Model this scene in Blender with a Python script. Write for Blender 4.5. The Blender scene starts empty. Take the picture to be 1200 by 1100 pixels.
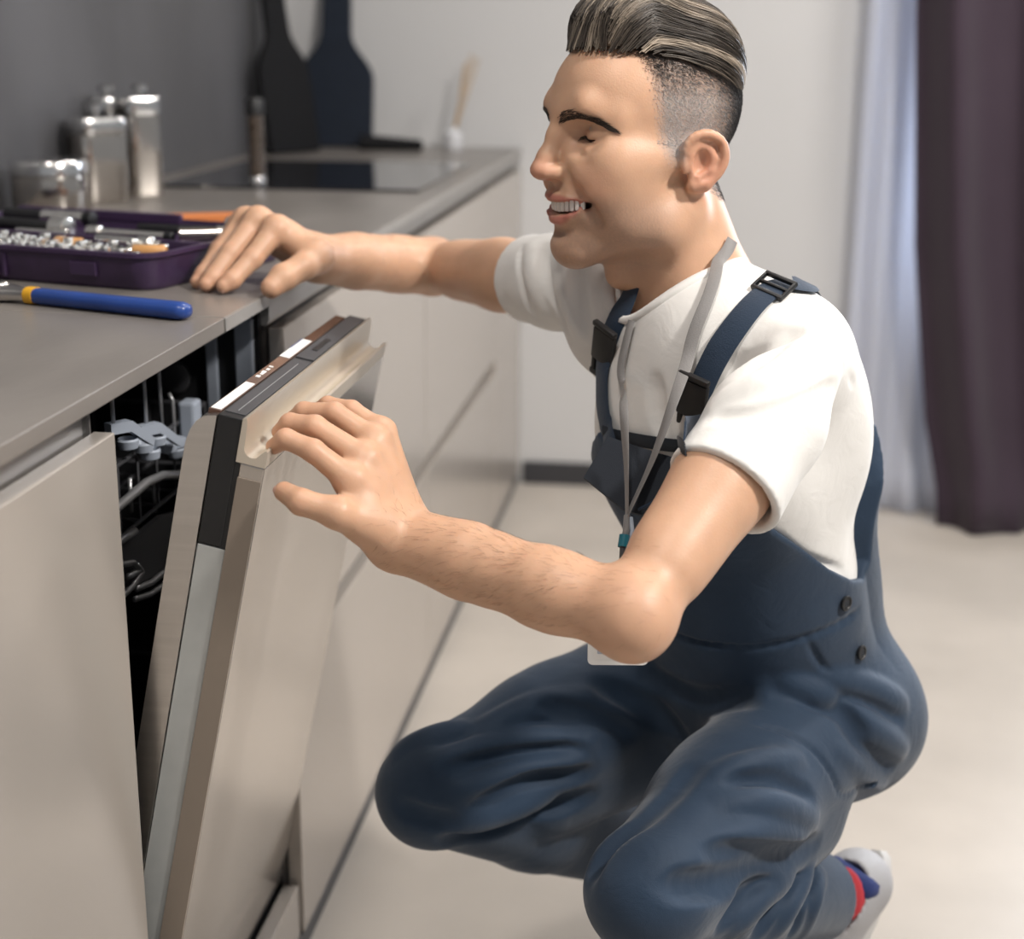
import bpy, bmesh, math, random
import numpy as np
from mathutils import Vector, Matrix

C = bpy.context.scene.collection
random.seed(7); rng = np.random.default_rng(7)
PI = math.pi

# ---------------------------------------------------------------- camera
FPX, PPX, PPY = 1800.0, 600.0, 550.0
CAM = np.array([0.5, 0.0, 1.1865])
_th, _ps, _ro = math.radians(15.864), math.radians(7.3625), math.radians(0.36)
_r0 = np.array([math.cos(_ps), math.sin(_ps), 0.0])
FWD = np.array([-math.sin(_ps)*math.cos(_th), math.cos(_ps)*math.cos(_th), -math.sin(_th)])
_u0 = np.cross(_r0, FWD)
RGT = math.cos(_ro)*_r0 + math.sin(_ro)*_u0
UPV = -math.sin(_ro)*_r0 + math.cos(_ro)*_u0
cd = bpy.data.cameras.new('camera'); cam = bpy.data.objects.new('camera', cd); C.objects.link(cam)
cam.matrix_world = Matrix(((RGT[0], UPV[0], -FWD[0], CAM[0]), (RGT[1], UPV[1], -FWD[1], CAM[1]),
                           (RGT[2], UPV[2], -FWD[2], CAM[2]), (0, 0, 0, 1)))
cd.sensor_fit = 'HORIZONTAL'; cd.sensor_width = 36.0; cd.lens = FPX*36.0/1200.0
cd.clip_start = 0.05
cd.dof.use_dof = True; cd.dof.focus_distance = 1.42; cd.dof.aperture_fstop = 3.6
bpy.context.scene.camera = cam

def at(px, py, depth):
    return CAM + depth*((px-PPX)/FPX*RGT - (py-PPY)/FPX*UPV + FWD)
def on(px, py, axis, val):
    d = (px-PPX)/FPX*RGT - (py-PPY)/FPX*UPV + FWD
    return CAM + d*((val-CAM[axis])/d[axis])

# ---------------------------------------------------------------- world, lights, exposure
sc = bpy.context.scene
sc.view_settings.view_transform = 'Standard'; sc.view_settings.look = 'None'
sc.view_settings.gamma = 1.0; sc.view_settings.use_curve_mapping = False
sc.view_settings.exposure = 0.1
w = bpy.data.worlds.new('world'); sc.world = w; w.use_nodes = True
bg = w.node_tree.nodes['Background']
bg.inputs[0].default_value = (0.93, 0.96, 1.0, 1); bg.inputs[1].default_value = 0.33

def area(name, loc, target, size, power, color=(1, 1, 1), shape='DISK', spread=PI):
    l = bpy.data.lights.new(name, 'AREA'); l.shape = shape; l.size = size; l.energy = power; l.color = color; l.spread = spread
    o = bpy.data.objects.new(name, l); C.objects.link(o); o.location = loc
    o.rotation_euler = (Vector(target)-Vector(loc)).to_track_quat('-Z', 'Y').to_euler()
    return o
area('ceiling_downlight', (1.95, 0.75, 2.62), (0.75, 1.6, 0.6), 0.26, 66, (1.0, 0.955, 0.90))
area('ceiling_downlight', (0.55, 2.6, 2.66), (0.75, 2.4, 0), 0.22, 11, (1.0, 0.95, 0.90))
area('ceiling_downlight', (1.7, 3.0, 2.66), (1.7, 3.0, 0), 0.22, 28, (1.0, 0.955, 0.90))
area('ceiling_downlight', (0.25, 0.6, 2.66), (0.2, 0.7, 0), 0.22, 16, (1.0, 0.955, 0.90))
area('window_daylight', (1.95, 4.12, 1.4), (1.9, 2.0, 1.0), 1.7, 105, (0.80, 0.88, 1.0), 'SQUARE')

# ---------------------------------------------------------------- materials
def new_mat(name):
    m = bpy.data.materials.new(name); m.use_nodes = True
    return m, m.node_tree.nodes, m.node_tree.links, m.node_tree.nodes['Principled BSDF']
def mat(name, col, rough=0.5, metal=0.0, var=0.0, vscale=8.0, bump=0.0, bscale=60.0, stretch=(1, 1, 1), coat=0.0, spec=0.5, detail=4.0, sheen=0.0, trans=0.0, aniso=0.0):
    m, N, L, P = new_mat(name)
    P.inputs['Base Color'].default_value = (*col, 1); P.inputs['Roughness'].default_value = rough
    P.inputs['Metallic'].default_value = metal; P.inputs['Specular IOR Level'].default_value = spec
    P.inputs['Coat Weight'].default_value = coat; P.inputs['Sheen Weight'].default_value = sheen
    P.inputs['Transmission Weight'].default_value = trans
    tc = N.new('ShaderNodeTexCoord'); mp = N.new('ShaderNodeMapping'); mp.inputs['Scale'].default_value = stretch
    L.new(tc.outputs['Object'], mp.inputs['Vector'])
    if var:
        n = N.new('ShaderNodeTexNoise'); n.inputs['Scale'].default_value = vscale; n.inputs['Detail'].default_value = detail
        L.new(mp.outputs[0], n.inputs['Vector'])
        r = N.new('ShaderNodeValToRGB'); r.color_ramp.elements[0].position = 0.3; r.color_ramp.elements[1].position = 0.7
        r.color_ramp.elements[0].color = (*[max(0, c*(1-var)) for c in col], 1)
        r.color_ramp.elements[1].color = (*[min(1, c*(1+var)) for c in col], 1)
        L.new(n.outputs[0], r.inputs[0]); L.new(r.outputs[0], P.inputs['Base Color'])
    if bump:
        n2 = N.new('ShaderNodeTexNoise'); n2.inputs['Scale'].default_value = bscale; n2.inputs['Detail'].default_value = 3
        L.new(mp.outputs[0], n2.inputs['Vector'])
        b = N.new('ShaderNodeBump'); b.inputs['Strength'].default_value = bump; b.inputs['Distance'].default_value = 0.002
        L.new(n2.outputs[0], b.inputs['Height']); L.new(b.outputs[0], P.inputs['Normal'])
    return m
M = {}
M['floor'] = mat('floor_microcement', (0.455, 0.412, 0.365), 0.42, var=0.10, vscale=3.5, bump=0.15, bscale=25, detail=8)
M['wall_dark'] = mat('dark_concrete_panel', (0.086, 0.086, 0.093), 0.45, var=0.22, vscale=3.0, bump=0.1, bscale=15, stretch=(1, 1, 0.5), detail=6)
M['wall_light'] = mat('painted_wall', (0.55, 0.545, 0.545), 0.7, var=0.015, vscale=2, bump=0.05, bscale=200)
M['ceiling'] = mat('ceiling_paint', (0.8, 0.79, 0.77), 0.8, var=0.01, bump=0.03)
M['skirting'] = mat('dark_skirting', (0.035, 0.035, 0.04), 0.5, var=0.1)
M['worktop'] = mat('grey_stone_laminate', (0.190, 0.172, 0.157), 0.30, var=0.16, vscale=9, bump=0.08, bscale=90, stretch=(1, 0.4, 1), detail=8)
M['worktop_edge'] = mat('grey_edge_band', (0.27, 0.255, 0.24), 0.32, var=0.08, vscale=20)
M['front'] = mat('greige_lacquer', (0.475, 0.43, 0.385), 0.24, metal=0.35, var=0.012, vscale=3, spec=0.5)
M['front_side'] = mat('greige_edge', (0.22, 0.18, 0.145), 0.45, var=0.03)
M['carcass'] = mat('carcass_grey', (0.10, 0.09, 0.085), 0.5, var=0.05)
M['rail'] = mat('aluminium_rail', (0.36, 0.345, 0.33), 0.35, metal=0.8, var=0.03, vscale=10, stretch=(20, 1, 20))
M['kick'] = mat('dark_toe_kick', (0.06, 0.06, 0.065), 0.45, var=0.1)
M['black'] = mat('black_plastic', (0.008, 0.008, 0.009), 0.45, var=0.1, vscale=30)
M['tub'] = mat('dark_tub', (0.020, 0.020, 0.022), 0.35, metal=0.3, var=0.15)
M['steel'] = mat('brushed_steel', (0.60, 0.575, 0.55), 0.28, metal=1.0, var=0.05, vscale=6, stretch=(1, 1, 30))
M['steel_pol'] = mat('polished_steel', (0.50, 0.46, 0.42), 0.15, metal=1.0, var=0.03)
M['chrome'] = mat('chrome', (0.64, 0.63, 0.62), 0.17, metal=1.0, var=0.03, vscale=30)
M['tool_chrome'] = mat('tool_chrome', (0.80, 0.78, 0.74), 0.22, metal=1.0, var=0.03, vscale=30)
M['zinc'] = mat('grey_housing', (0.42, 0.43, 0.42), 0.5, metal=0.2, var=0.05, vscale=30)
M['rackgrey'] = mat('grey_rack_plastic', (0.36, 0.40, 0.47), 0.5, var=0.06)
M['wire'] = mat('coated_wire', (0.42, 0.42, 0.43), 0.35, metal=0.6, var=0.04)
M['darkgrey'] = mat('charcoal_plastic', (0.05, 0.05, 0.055), 0.5, var=0.08)
M['basket'] = mat('dark_basket_plastic', (0.09, 0.09, 0.095), 0.55, var=0.08)
M['white'] = mat('white_print', (0.75, 0.74, 0.72), 0.5, var=0.02)
M['brown'] = mat('brown_control_strip', (0.09, 0.045, 0.030), 0.25, var=0.06, coat=0.4)
M['purple'] = mat('purple_plastic', (0.042, 0.022, 0.060), 0.38, var=0.15, vscale=40, bump=0.25, bscale=500)
M['blue'] = mat('blue_grip', (0.018, 0.055, 0.24), 0.30, var=0.10, vscale=20)
M['yellow'] = mat('yellow_collar', (0.70, 0.36, 0.02), 0.4, var=0.06)
M['orange'] = mat('orange_plastic', (0.62, 0.20, 0.055), 0.45, var=0.06)
M['amber'] = mat('amber_bit_holder', (0.62, 0.32, 0.12), 0.4, var=0.1)
M['glassblack'] = mat('black_ceramic_glass', (0.006, 0.006, 0.008), 0.06, var=0.05, coat=0.5)
M['navy_board'] = mat('dark_blue_board', (0.010, 0.015, 0.026), 0.6, spec=0.25, var=0.1, vscale=15)
M['black_board'] = mat('black_board', (0.003, 0.003, 0.004), 0.6, spec=0.2, var=0.1)
M['beige_box'] = mat('satin_beige_steel', (0.50, 0.465, 0.42), 0.35, metal=0.5, var=0.03)
M['wood_stick'] = mat('reed_wood', (0.42, 0.27, 0.13), 0.7, var=0.12, vscale=30)
M['porcelain'] = mat('white_porcelain', (0.62, 0.62, 0.64), 0.3, var=0.02)
M['drape'] = mat('plum_drape', (0.044, 0.030, 0.043), 0.9, var=0.08, vscale=4, bump=0.25, bscale=300, sheen=0.15, spec=0.2)
M['winframe'] = mat('white_window_frame', (0.7, 0.7, 0.7), 0.4, var=0.02)
def sheer_mat():
    m, N, L, P = new_mat('sheer_voile'); out = N['Material Output']
    n = N.new('ShaderNodeTexNoise'); n.inputs['Scale'].default_value = 400
    P.inputs['Base Color'].default_value = (0.80, 0.81, 0.86, 1); P.inputs['Roughness'].default_value = 0.8
    t = N.new('ShaderNodeBsdfTranslucent'); t.inputs[0].default_value = (0.80, 0.84, 0.95, 1)
    tr = N.new('ShaderNodeBsdfTransparent')
    m1 = N.new('ShaderNodeMixShader'); m1.inputs[0].default_value = 0.5
    m2 = N.new('ShaderNodeMixShader'); mr = N.new('ShaderNodeMapRange')
    mr.inputs[3].default_value = 0.06; mr.inputs[4].default_value = 0.16
    L.new(n.outputs[0], mr.inputs[0]); L.new(mr.outputs[0], m2.inputs[0])
    L.new(P.outputs[0], m1.inputs[1]); L.new(t.outputs[0], m1.inputs[2])
    L.new(m1.outputs[0], m2.inputs[1]); L.new(tr.outputs[0], m2.inputs[2]); L.new(m2.outputs[0], out.inputs[0])
    return m
M['sheer'] = sheer_mat()
def glass_mat():
    m, N, L, P = new_mat('window_glass'); out = N['Material Output']
    tr = N.new('ShaderNodeBsdfTransparent'); g = N.new('ShaderNodeBsdfGlossy'); g.inputs['Roughness'].default_value = 0.02
    f = N.new('ShaderNodeFresnel'); mx = N.new('ShaderNodeMixShader')
    L.new(f.outputs[0], mx.inputs[0]); L.new(tr.outputs[0], mx.inputs[1]); L.new(g.outputs[0], mx.inputs[2]); L.new(mx.outputs[0], out.inputs[0])
    return m
M['glass'] = glass_mat()

M['doorsteel'] = mat('satin_steel_front', (0.54, 0.495, 0.45), 0.15, metal=0.8, var=0.015, vscale=3)
M['cream'] = mat('champagne_handle', (0.62, 0.55, 0.46), 0.32, metal=0.55, var=0.02)
def pepper_mat():
    m, N, L, P = new_mat('peppercorn_glass')
    v = N.new('ShaderNodeTexVoronoi'); v.inputs['Scale'].default_value = 220
    tc = N.new('ShaderNodeTexCoord'); L.new(tc.outputs['Object'], v.inputs['Vector'])
    r = N.new('ShaderNodeValToRGB'); r.color_ramp.elements[0].color = (0.10, 0.07, 0.05, 1); r.color_ramp.elements[1].color = (0.01, 0.008, 0.006, 1)
    L.new(v.outputs[0], r.inputs[0]); L.new(r.outputs[0], P.inputs['Base Color']); P.inputs['Roughness'].default_value = 0.12; P.inputs['Coat Weight'].default_value = 1.0
    return m
M['peppercorn'] = pepper_mat()

# ---------------------------------------------------------------- mesh helpers
class MB:
    """collects shapes into one mesh"""
    def __init__(s): s.v = []; s.f = []; s.n = 0; s.mi = []
    def add(s, V, F, mi=0):
        s.v += [tuple(map(float, p)) for p in V]; s.f += [tuple(i+s.n for i in q) for q in F]; s.n += len(V); s.mi += [mi]*len(F)
        return s
    def box(s, x0, x1, y0, y1, z0, z1, bev=0.0, mtx=None, mi=0):
        bm = bmesh.new(); bmesh.ops.create_cube(bm, size=1)
        bmesh.ops.scale(bm, vec=(x1-x0, y1-y0, z1-z0), verts=bm.verts); bmesh.ops.translate(bm, vec=((x0+x1)/2, (y0+y1)/2, (z0+z1)/2), verts=bm.verts)
        if bev: bmesh.ops.bevel(bm, geom=bm.edges[:], offset=bev, segments=2, profile=0.5, affect='EDGES')
        if mtx is not None: bmesh.ops.transform(bm, matrix=mtx, verts=bm.verts)
        bm.verts.index_update(); s.add([v.co[:] for v in bm.verts], [[v.index for v in f.verts] for f in bm.faces], mi); bm.free(); return s
    def prism(s, pts, lo, hi, axis='y', mi=0, mtx=None):
        """polygon pts (2D) extruded along axis; pts order: for y -> (x,z), x -> (y,z), z -> (x,y)"""
        n = len(pts); V = []
        for h in (lo, hi):
            for a, b in pts:
                V.append({'y': (a, h, b), 'x': (h, a, b), 'z': (a, b, h)}[axis])
        if mtx is not None: V = [tuple(mtx @ Vector(p)) for p in V]
        F = [tuple(range(n))[::-1], tuple(range(n, 2*n))] + [(i, (i+1) % n, n+(i+1) % n, n+i) for i in range(n)]
        return s.add(V, F, mi)
    def lathe(s, prof, c=(0, 0, 0), seg=24, mtx=None, sq=0.0, mi=0):
        """profile [(r,z)] about z at c; sq>0 squares the section"""
        V = []; F = []
        for r, z in prof:
            for k in range(seg):
                a = 2*PI*k/seg; q = 1.0
                if sq: q = 1.0/((abs(math.cos(a))**sq+abs(math.sin(a))**sq)**(1/sq))
                p = Vector((r*q*math.cos(a), r*q*math.sin(a), z))
                V.append((mtx @ p if mtx is not None else p)+Vector(c))
        n = len(prof)
        for i in range(n-1):
            for k in range(seg):
                F.append((i*seg+k, i*seg+(k+1) % seg, (i+1)*seg+(k+1) % seg, (i+1)*seg+k))
        F.append(tuple(range(seg))[::-1]); F.append(tuple((n-1)*seg+k for k in range(seg)))
        return s.add(V, F, mi)
    def tube(s, pts, r, seg=8, cap=True, mi=0):
        P = [Vector(p) for p in pts]; n = len(P); V = []; F = []
        rs = r if isinstance(r, (list, tuple, np.ndarray)) else [r]*n
        up = None
        for i, p in enumerate(P):
            t = (P[min(i+1, n-1)]-P[max(i-1, 0)]).normalized()
            if up is None: up = t.orthogonal().normalized()
            up = (up-t*up.dot(t)).normalized(); sd = t.cross(up)
            for k in range(seg):
                a = 2*PI*k/seg; V.append(p+(up*math.cos(a)+sd*math.sin(a))*rs[i])
        for i in range(n-1):
            for k in range(seg): F.append((i*seg+k, i*seg+(k+1) % seg, (i+1)*seg+(k+1) % seg, (i+1)*seg+k))
        if cap: F.append(tuple(range(seg))[::-1]); F.append(tuple((n-1)*seg+k for k in range(seg)))
        return s.add(V, F, mi)
    def build(s, name, m, parent=None, smooth=False, auto=None):
        me = bpy.data.meshes.new(name); me.from_pydata(s.v, [], s.f); me.update()
        ms = m if isinstance(m, (list, tuple)) else [m]
        for x in ms: me.materials.append(x)
        if len(ms) > 1: me.polygons.foreach_set('material_index', s.mi)
        if smooth: me.shade_smooth()
        if auto: 
            me.shade_smooth(); me.set_sharp_from_angle(angle=math.radians(auto))
        o = bpy.data.objects.new(name, me); C.objects.link(o)
        if parent is not None:
            o.parent = parent
            if parent.type == 'EMPTY': o.matrix_parent_inverse = Matrix.Translation(-Vector(parent.location))
        return o
def tag(o, label=None, cat=None, group=None, kind=None):
    if label: o['label'] = label
    if cat: o['category'] = cat
    if group: o['group'] = group
    if kind: o['kind'] = kind
    return o
def empty(name, loc, label, cat, group=None):
    o = bpy.data.objects.new(name, None); C.objects.link(o); o.location = loc; o.empty_display_size = 0.05
    return tag(o, label, cat, group)
def struct(o): o['kind'] = 'structure'; return o
def arc(cx, cy, r, a0, a1, n): return [(cx+r*math.cos(math.radians(a0+(a1-a0)*i/n)), cy+r*math.sin(math.radians(a0+(a1-a0)*i/n))) for i in range(n+1)]

# ================================================================ room shell
XW, YB, ZC, XR = -0.625, 4.02, 2.70, 3.2
struct(MB().box(XW-0.1, XR, -1.2, YB+0.1, -0.05, 0).build('floor', M['floor']))
struct(MB().box(XW-0.1, XR, -1.2, YB+0.1, ZC, ZC+0.05).build('ceiling', M['ceiling']))
struct(MB().box(XW-0.1, XW, -1.2, YB+0.1, 0, ZC).build('wall_left', M['wall_dark']))
WX0, WX1, WZ1 = 0.93, 2.80, 2.45
struct(MB().box(XW, WX0, YB, YB+0.1, 0, ZC).box(WX1, XR, YB, YB+0.1, 0, ZC).box(WX0, WX1, YB, YB+0.1, WZ1, ZC).build('wall_back', M['wall_light']))
struct(MB().box(0.012, WX0, YB-0.014, YB, 0, 0.062, 0.003).build('baseboard_back', M['skirting']))
wf = struct(MB().box(WX0, WX0+0.06, YB+0.02, YB+0.08, 0, WZ1).box(WX1-0.06, WX1, YB+0.02, YB+0.08, 0, WZ1).box(WX0, WX1, YB+0.02, YB+0.08, WZ1-0.06, WZ1)
            .box(WX0, WX1, YB+0.02, YB+0.08, 0, 0.06).box(1.90, 1.96, YB+0.02, YB+0.08, 0.06, WZ1-0.06).build('window_1', M['winframe']))
MB().box(WX0+0.06, 1.90, YB+0.045, YB+0.051, 0.06, WZ1-0.06).build('pane', M['glass'], wf)
MB().box(1.96, WX1-0.06, YB+0.045, YB+0.051, 0.06, WZ1-0.06).build('pane', M['glass'], wf)

def cloth_strip(name, m, path, z0, z1, depth_bot, label, cat, nz=30, puddle=0.0, flare=None):
    """a hanging cloth: path(u)->(x,y) fold line at the top, eased at the floor"""
    U = 220; V = []; F = []
    for j in range(nz+1):
        t = j/nz; z = z0+(z1-z0)*t
        for i in range(U+1):
            u = i/U; x, y = path(u, t); V.append((x, y, z))
    for j in range(nz):
        for i in range(U): a = j*(U+1)+i; F.append((a, a+1, a+U+2, a+U+1))
    o = MB().add(V, F).build(name, m, smooth=True)
    md = o.modifiers.new('cloth_thickness', 'SOLIDIFY'); md.thickness = 0.002
    return tag(o, label, cat)
def sheer_path(u, t):
    x = 0.856+u*0.67
    if t < 0.12: x -= 0.0*(0.12-t)
    y = YB-0.075+0.012*math.sin(u*2*PI*7+0.6*math.sin(5*t))+0.004*math.sin(u*41+3*t)
    if t < 0.06: y -= 0.05*(0.06-t)/0.06
    return x, y
cloth_strip('sheer_curtain', M['sheer'], sheer_path, 0.004, 2.6, 0, 'white translucent sheer curtain hanging in front of the window', 'curtain')
def drape_path(u, t):
    amp = 0.045*(0.55+0.45*(1-t))
    z = 2.6*t; x = float(np.interp(z, [0, 0.1, 0.26, 0.68, 1.27, 2.6], [1.088, 1.083, 1.045, 0.988, 0.945, 0.93]))+u*0.62
    y = YB-0.24+amp*math.sin(u*2*PI*3.0+1.2+0.5*math.sin(3*t))+0.012*math.sin(u*33+2*t)
    if t < 0.05: y -= 0.06*(0.05-t)/0.05*(0.6+0.4*math.sin(u*25)); x += 0.01*math.sin(u*30)*(0.05-t)/0.05
    return x, y
cloth_strip('plum_curtain', M['drape'], drape_path, 0.004, 2.6, 0, 'heavy dark plum curtain hanging to the floor beside the white sheer', 'curtain')

# ================================================================ kitchen run
Z1 = 0.900; Z0 = 0.884; YS = 0.30; YE = YB-0.004
wt = empty('worktop', (-0.3, 2.0, Z0), 'long grey stone-look worktop running along the dark wall', 'worktop')
MB().box(XW+0.002, 0, YS, 1.527, Z0, Z1, 0.0012).build('slab', M['worktop'], wt)
MB().box(XW+0.002, 0, 1.5285, YE, Z0, Z1, 0.0012).build('slab', [M['worktop']], wt)
MB().box(0.0, 0.0012, 1.5285, YE, Z0+0.001, Z1-0.0012).build('edge_band', M['worktop_edge'], wt)
ZT, ZB = 0.856, 0.034
def cabinet(y0, y1, label, fronts, end_near=False):
    e = empty('base_cabinet', (-0.3, (y0+y1)/2, 0.032), label, 'cabinet', None)
    c = MB(); t = 0.018
    c.box(XW+0.004, -0.022, y0, y0+t, ZB, Z0-0.001).box(XW+0.004, -0.022, y1-t, y1, ZB, Z0-0.001).box(XW+0.004, -0.022, y0+t, y1-t, ZB, ZB+t).box(XW+0.004, XW+0.012, y0+t, y1-t, ZB+t, Z0-0.001)
    c.build('carcass', M['carcass'], e)
    for nm, a, b in fronts:
        f = MB().box(-0.019, 0, y0+0.0015, y1-0.0015, a, b, 0.0012).build(nm, M['front'], e)
    return e
# near cabinet, its door and the grey channel under the worktop
nc = cabinet(0.62, 1.219, 'near greige base cabinet at the left edge, in front of the open dishwasher', [('door', ZB, ZT)])
MB().box(-0.045, -0.022, 0.62, 1.218, ZT-0.03, Z0-0.001, 0.002).build('finger_channel', M['rail'], nc)
def rail(y0, y1, e):
    MB().prism([(-0.002, Z0-0.0005), (-0.002, 0.866), (-0.004, 0.862), (-0.008, 0.860), (-0.012, 0.861), (-0.012, Z0-0.0005)], y0, y1, 'y').build('handle_rail', M['rail'], e)
    MB().box(-0.055, -0.024, max(y0, 1.747), y1, 0.80, Z0-0.001).build('finger_channel', M['carcass'], e)
ZD0, ZD1 = 0.412, 0.440
def chan(y0, y1, e): MB().box(-0.045, -0.02, y0, y1, ZD0-0.02, ZD1+0.02).build('finger_channel', M['rail'], e)
lab = ['greige two-drawer base cabinet right behind the open dishwasher door', 'greige two-drawer base cabinet below the cooktop', 'greige full-height end cabinet at the light back wall']
for i, (a, b) in enumerate([(1.746, 2.655), (2.658, 3.54)]):
    e = cabinet(a, b, lab[i], [('drawer_front', ZD1, 0.848), ('drawer_front', ZB, ZD0)])
    rail(a-0.05 if i == 0 else a, b, e); chan(a+0.3 if i == 0 else a, b, e)
e = cabinet(3.543, YE, lab[2], [('door', ZB, 0.848)]); rail(3.543, YE, e)
tag(MB().box(-0.03, -0.003, 0.62, YE, 0.0, 0.032).build('toe_kick', M['kick']), 'dark toe kick strip under the greige cabinets along the floor', 'toe kick')
# ================================================================ dishwasher
DY0, DY1 = 1.250, 1.738
dw = empty('dishwasher', (-0.28, 1.49, 0.0), 'built-in dishwasher with its door pulled half open by the crouching man', 'dishwasher')
tb = MB()
tb.box(-0.585, -0.03, DY0-0.022, DY0-0.016, 0.10, 0.872).box(-0.585, -0.03, DY1-0.012, DY1-0.006, 0.10, 0.872).box(-0.585, -0.578, DY0-0.016, DY1-0.012, 0.10, 0.872)
tb.box(-0.578, -0.03, DY0-0.016, DY1-0.012, 0.866, 0.872).box(-0.578, -0.03, DY0-0.016, DY1-0.012, 0.10, 0.106)
tb.build('tub', M['tub'], dw)
MB().box(-0.052, -0.030, DY1-0.020, DY1-0.0125, 0.14, 0.864, 0.002).box(-0.088, -0.074, DY1-0.020, DY1-0.0125, 0.14, 0.864, 0.002).build('seal_strip', M['rackgrey'], dw)
MB().lathe([(0.021, 0), (0.021, 0.006), (0.017, 0.009), (0.006, 0.010)], (-0.13, DY1-0.0125, 0.79), 20, Matrix.Rotation(PI/2, 4, 'X')).build('rinse_cap', M['darkgrey'], dw, auto=40)
MB().box(-0.55, -0.034, DY0-0.016, DY1-0.012, 0.036, 0.098).build('base_tray', M['tub'], dw)
MB().box(-0.024, -0.004, DY0-0.026, DY1+0.002, 0.034, 0.108, 0.001).build('base_panel', M['front'], dw)
MB().box(-0.55, -0.026, DY1-0.0055, DY1+0.004, 0.034, 0.88).build('side_filler', M['black'], dw)
# racks
def lerp3(P, k=6): return [P[i]*(1-t/k)+P[i+1]*(t/k) for i in range(len(P)-1) for t in range(k)]+[P[-1]]
def wire_rack(z, x0, x1, y0, y1, h, n):
    m = MB(); r = 0.0022
    for zz in (z, z+h): m.tube([(x0, y0, zz), (x1, y0, zz), (x1, y1, zz), (x0, y1, zz), (x0, y0, zz)], 0.0028, 6)
    for i in range(n+1):
        y = y0+(y1-y0)*i/n; m.tube([(x0, y, z+h), (x0, y, z), (x1, y, z), (x1, y, z+h)], r, 5)
    for i in range(7):
        x = x0+(x1-x0)*i/6; m.tube([(x, y0, z+h), (x, y0, z), (x, y1, z), (x, y1, z+h)], r, 5)
    return m
rk = wire_rack(0.690, -0.50, -0.085, DY0+0.01, DY1-0.04, 0.075, 8).build('upper_rack', M['darkgrey'], dw, auto=40)
for px, py in ((152, 502), (186, 504), (214, 520)):
    p = on(px, py, 0, -0.075)
    q = MB(); q.prism([(-0.026, 0.010), (0.000, 0.009), (0.026, -0.014), (0.024, -0.022), (-0.002, -0.002), (-0.026, -0.001)], -0.006, 0.006, 'y', mtx=Matrix.Translation(p) @ Matrix.Rotation(1.0, 4, 'Z'))
    q.build('tine_clip', M['rackgrey'], rk)
for px, py in ((150, 520), (168, 524), (183, 516), (196, 524), (207, 530), (176, 532)):
    p = on(px, py, 0, -0.078)
    MB().lathe([(0.003, -0.007), (0.010, -0.004), (0.0115, 0.004), (0.010, 0.006), (0.007, -0.002)], p, 12).build('cup_holder', M['rackgrey'], rk, auto=40)
for px, py, h_ in ((133, 500, 0.05), (172, 505, 0.06), (190, 505, 0.075), (205, 520, 0.05)):
    p = on(px, py, 0, -0.085); MB().tube([p, (p[0], p[1], p[2]+h_), (p[0]-0.004, p[1], p[2]+h_+0.008)], 0.0024, 6).build('tine', M['wire'], rk, smooth=True)
p = on(224, 512, 0, -0.075); MB().box(-0.010, 0.010, -0.0135, 0.0135, 0.0, 0.043, 0.004, Matrix.Translation(p)).build('rack_grip', M['rackgrey'], rk)
def IN(px, py, x=-0.075): return Vector(on(px, py, 0, x))
MB().tube(lerp3([IN(128, 602), IN(150, 584), IN(172, 565), IN(190, 557), IN(212, 556), IN(230, 560)]), 0.0050, 8).build('spray_arm', M['wire'], dw, smooth=True)
lr = wire_rack(0.33, -0.50, -0.07, DY0+0.01, DY1-0.03, 0.11, 9).build('lower_rack', M['darkgrey'], dw, auto=40)
bp = [IN(px, py) for px, py in ((140, 640), (168, 622), (190, 604), (214, 598), (212, 650), (196, 668), (150, 690), (140, 688))]
MB().prism([(p.y, p.z) for p in bp], -0.081, -0.075, 'x').build('cutlery_basket', M['basket'], lr)
MB().tube([IN(138, 636, -0.072), IN(158, 622, -0.072)], 0.0042, 8).build('basket_handle', M['wire'], lr, smooth=True)
for a in ([(140, 662), (156, 659), (163, 668), (150, 676)], [(142, 700), (156, 686), (166, 670), (160, 662)], [(160, 690), (178, 682), (200, 664), (214, 654)], [(158, 702), (176, 696), (196, 682), (212, 672)]):
    MB().tube(lerp3([IN(px, py, -0.070) for px, py in a]), 0.0034, 7).build('tine', M['wire'], lr, smooth=True)
for px in (152, 180):
    MB().tube([IN(px, 560, -0.09), IN(px+2, 600, -0.09)], 0.0024, 6).build('tine', M['wire'], rk, smooth=True)
# door: profile coordinates (n outward, t up along the door)
TA = math.radians(11.86)
def DM(): return Matrix(((math.cos(TA), 0, math.sin(TA), 0.0), (0, 1, 0, 0), (-math.sin(TA), 0, math.cos(TA), 0.244), (0, 0, 0, 1)))
dm = DM()
door = MB().box(-0.022, 0, DY0, DY1+0.004, -0.128, 0.588, 0.0012, dm).build('door', M['doorsteel'], dw)
MB().box(-0.0222, -0.001, DY0-0.0012, DY0+0.0002, -0.127, 0.575, 0, dm).build('panel_edge', M['front_side'], door)
hp = [(-0.026, 0.628), (-0.0225, 0.6295), (-0.0215, 0.626), (-0.0205, 0.606)]+arc(-0.0125, 0.603, 0.008, 180, 300, 6)+[(-0.0015, 0.6045), (0.0005, 0.6035), (0.0008, 0.600), (0.0006, 0.5885), (-0.026, 0.5885)]
MB().prism(hp, DY0-0.001, DY1+0.005, 'y', mtx=dm).build('handle', M['cream'], door, auto=35)
MB().box(-0.0485, -0.0225, DY0+0.0006, DY1-0.001, -0.115, 0.505, 0.001, dm).build('side_housing', M['zinc'], door)
MB().box(-0.0485, -0.0265, DY0, DY1, 0.506, 0.627, 0.0012, dm).build('control_housing', M['black'], door)
MB().box(-0.0265, -0.0222, DY0+0.0002, DY1, 0.506, 0.5884, 0, dm).build('housing_filler', M['black'], door)
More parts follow.
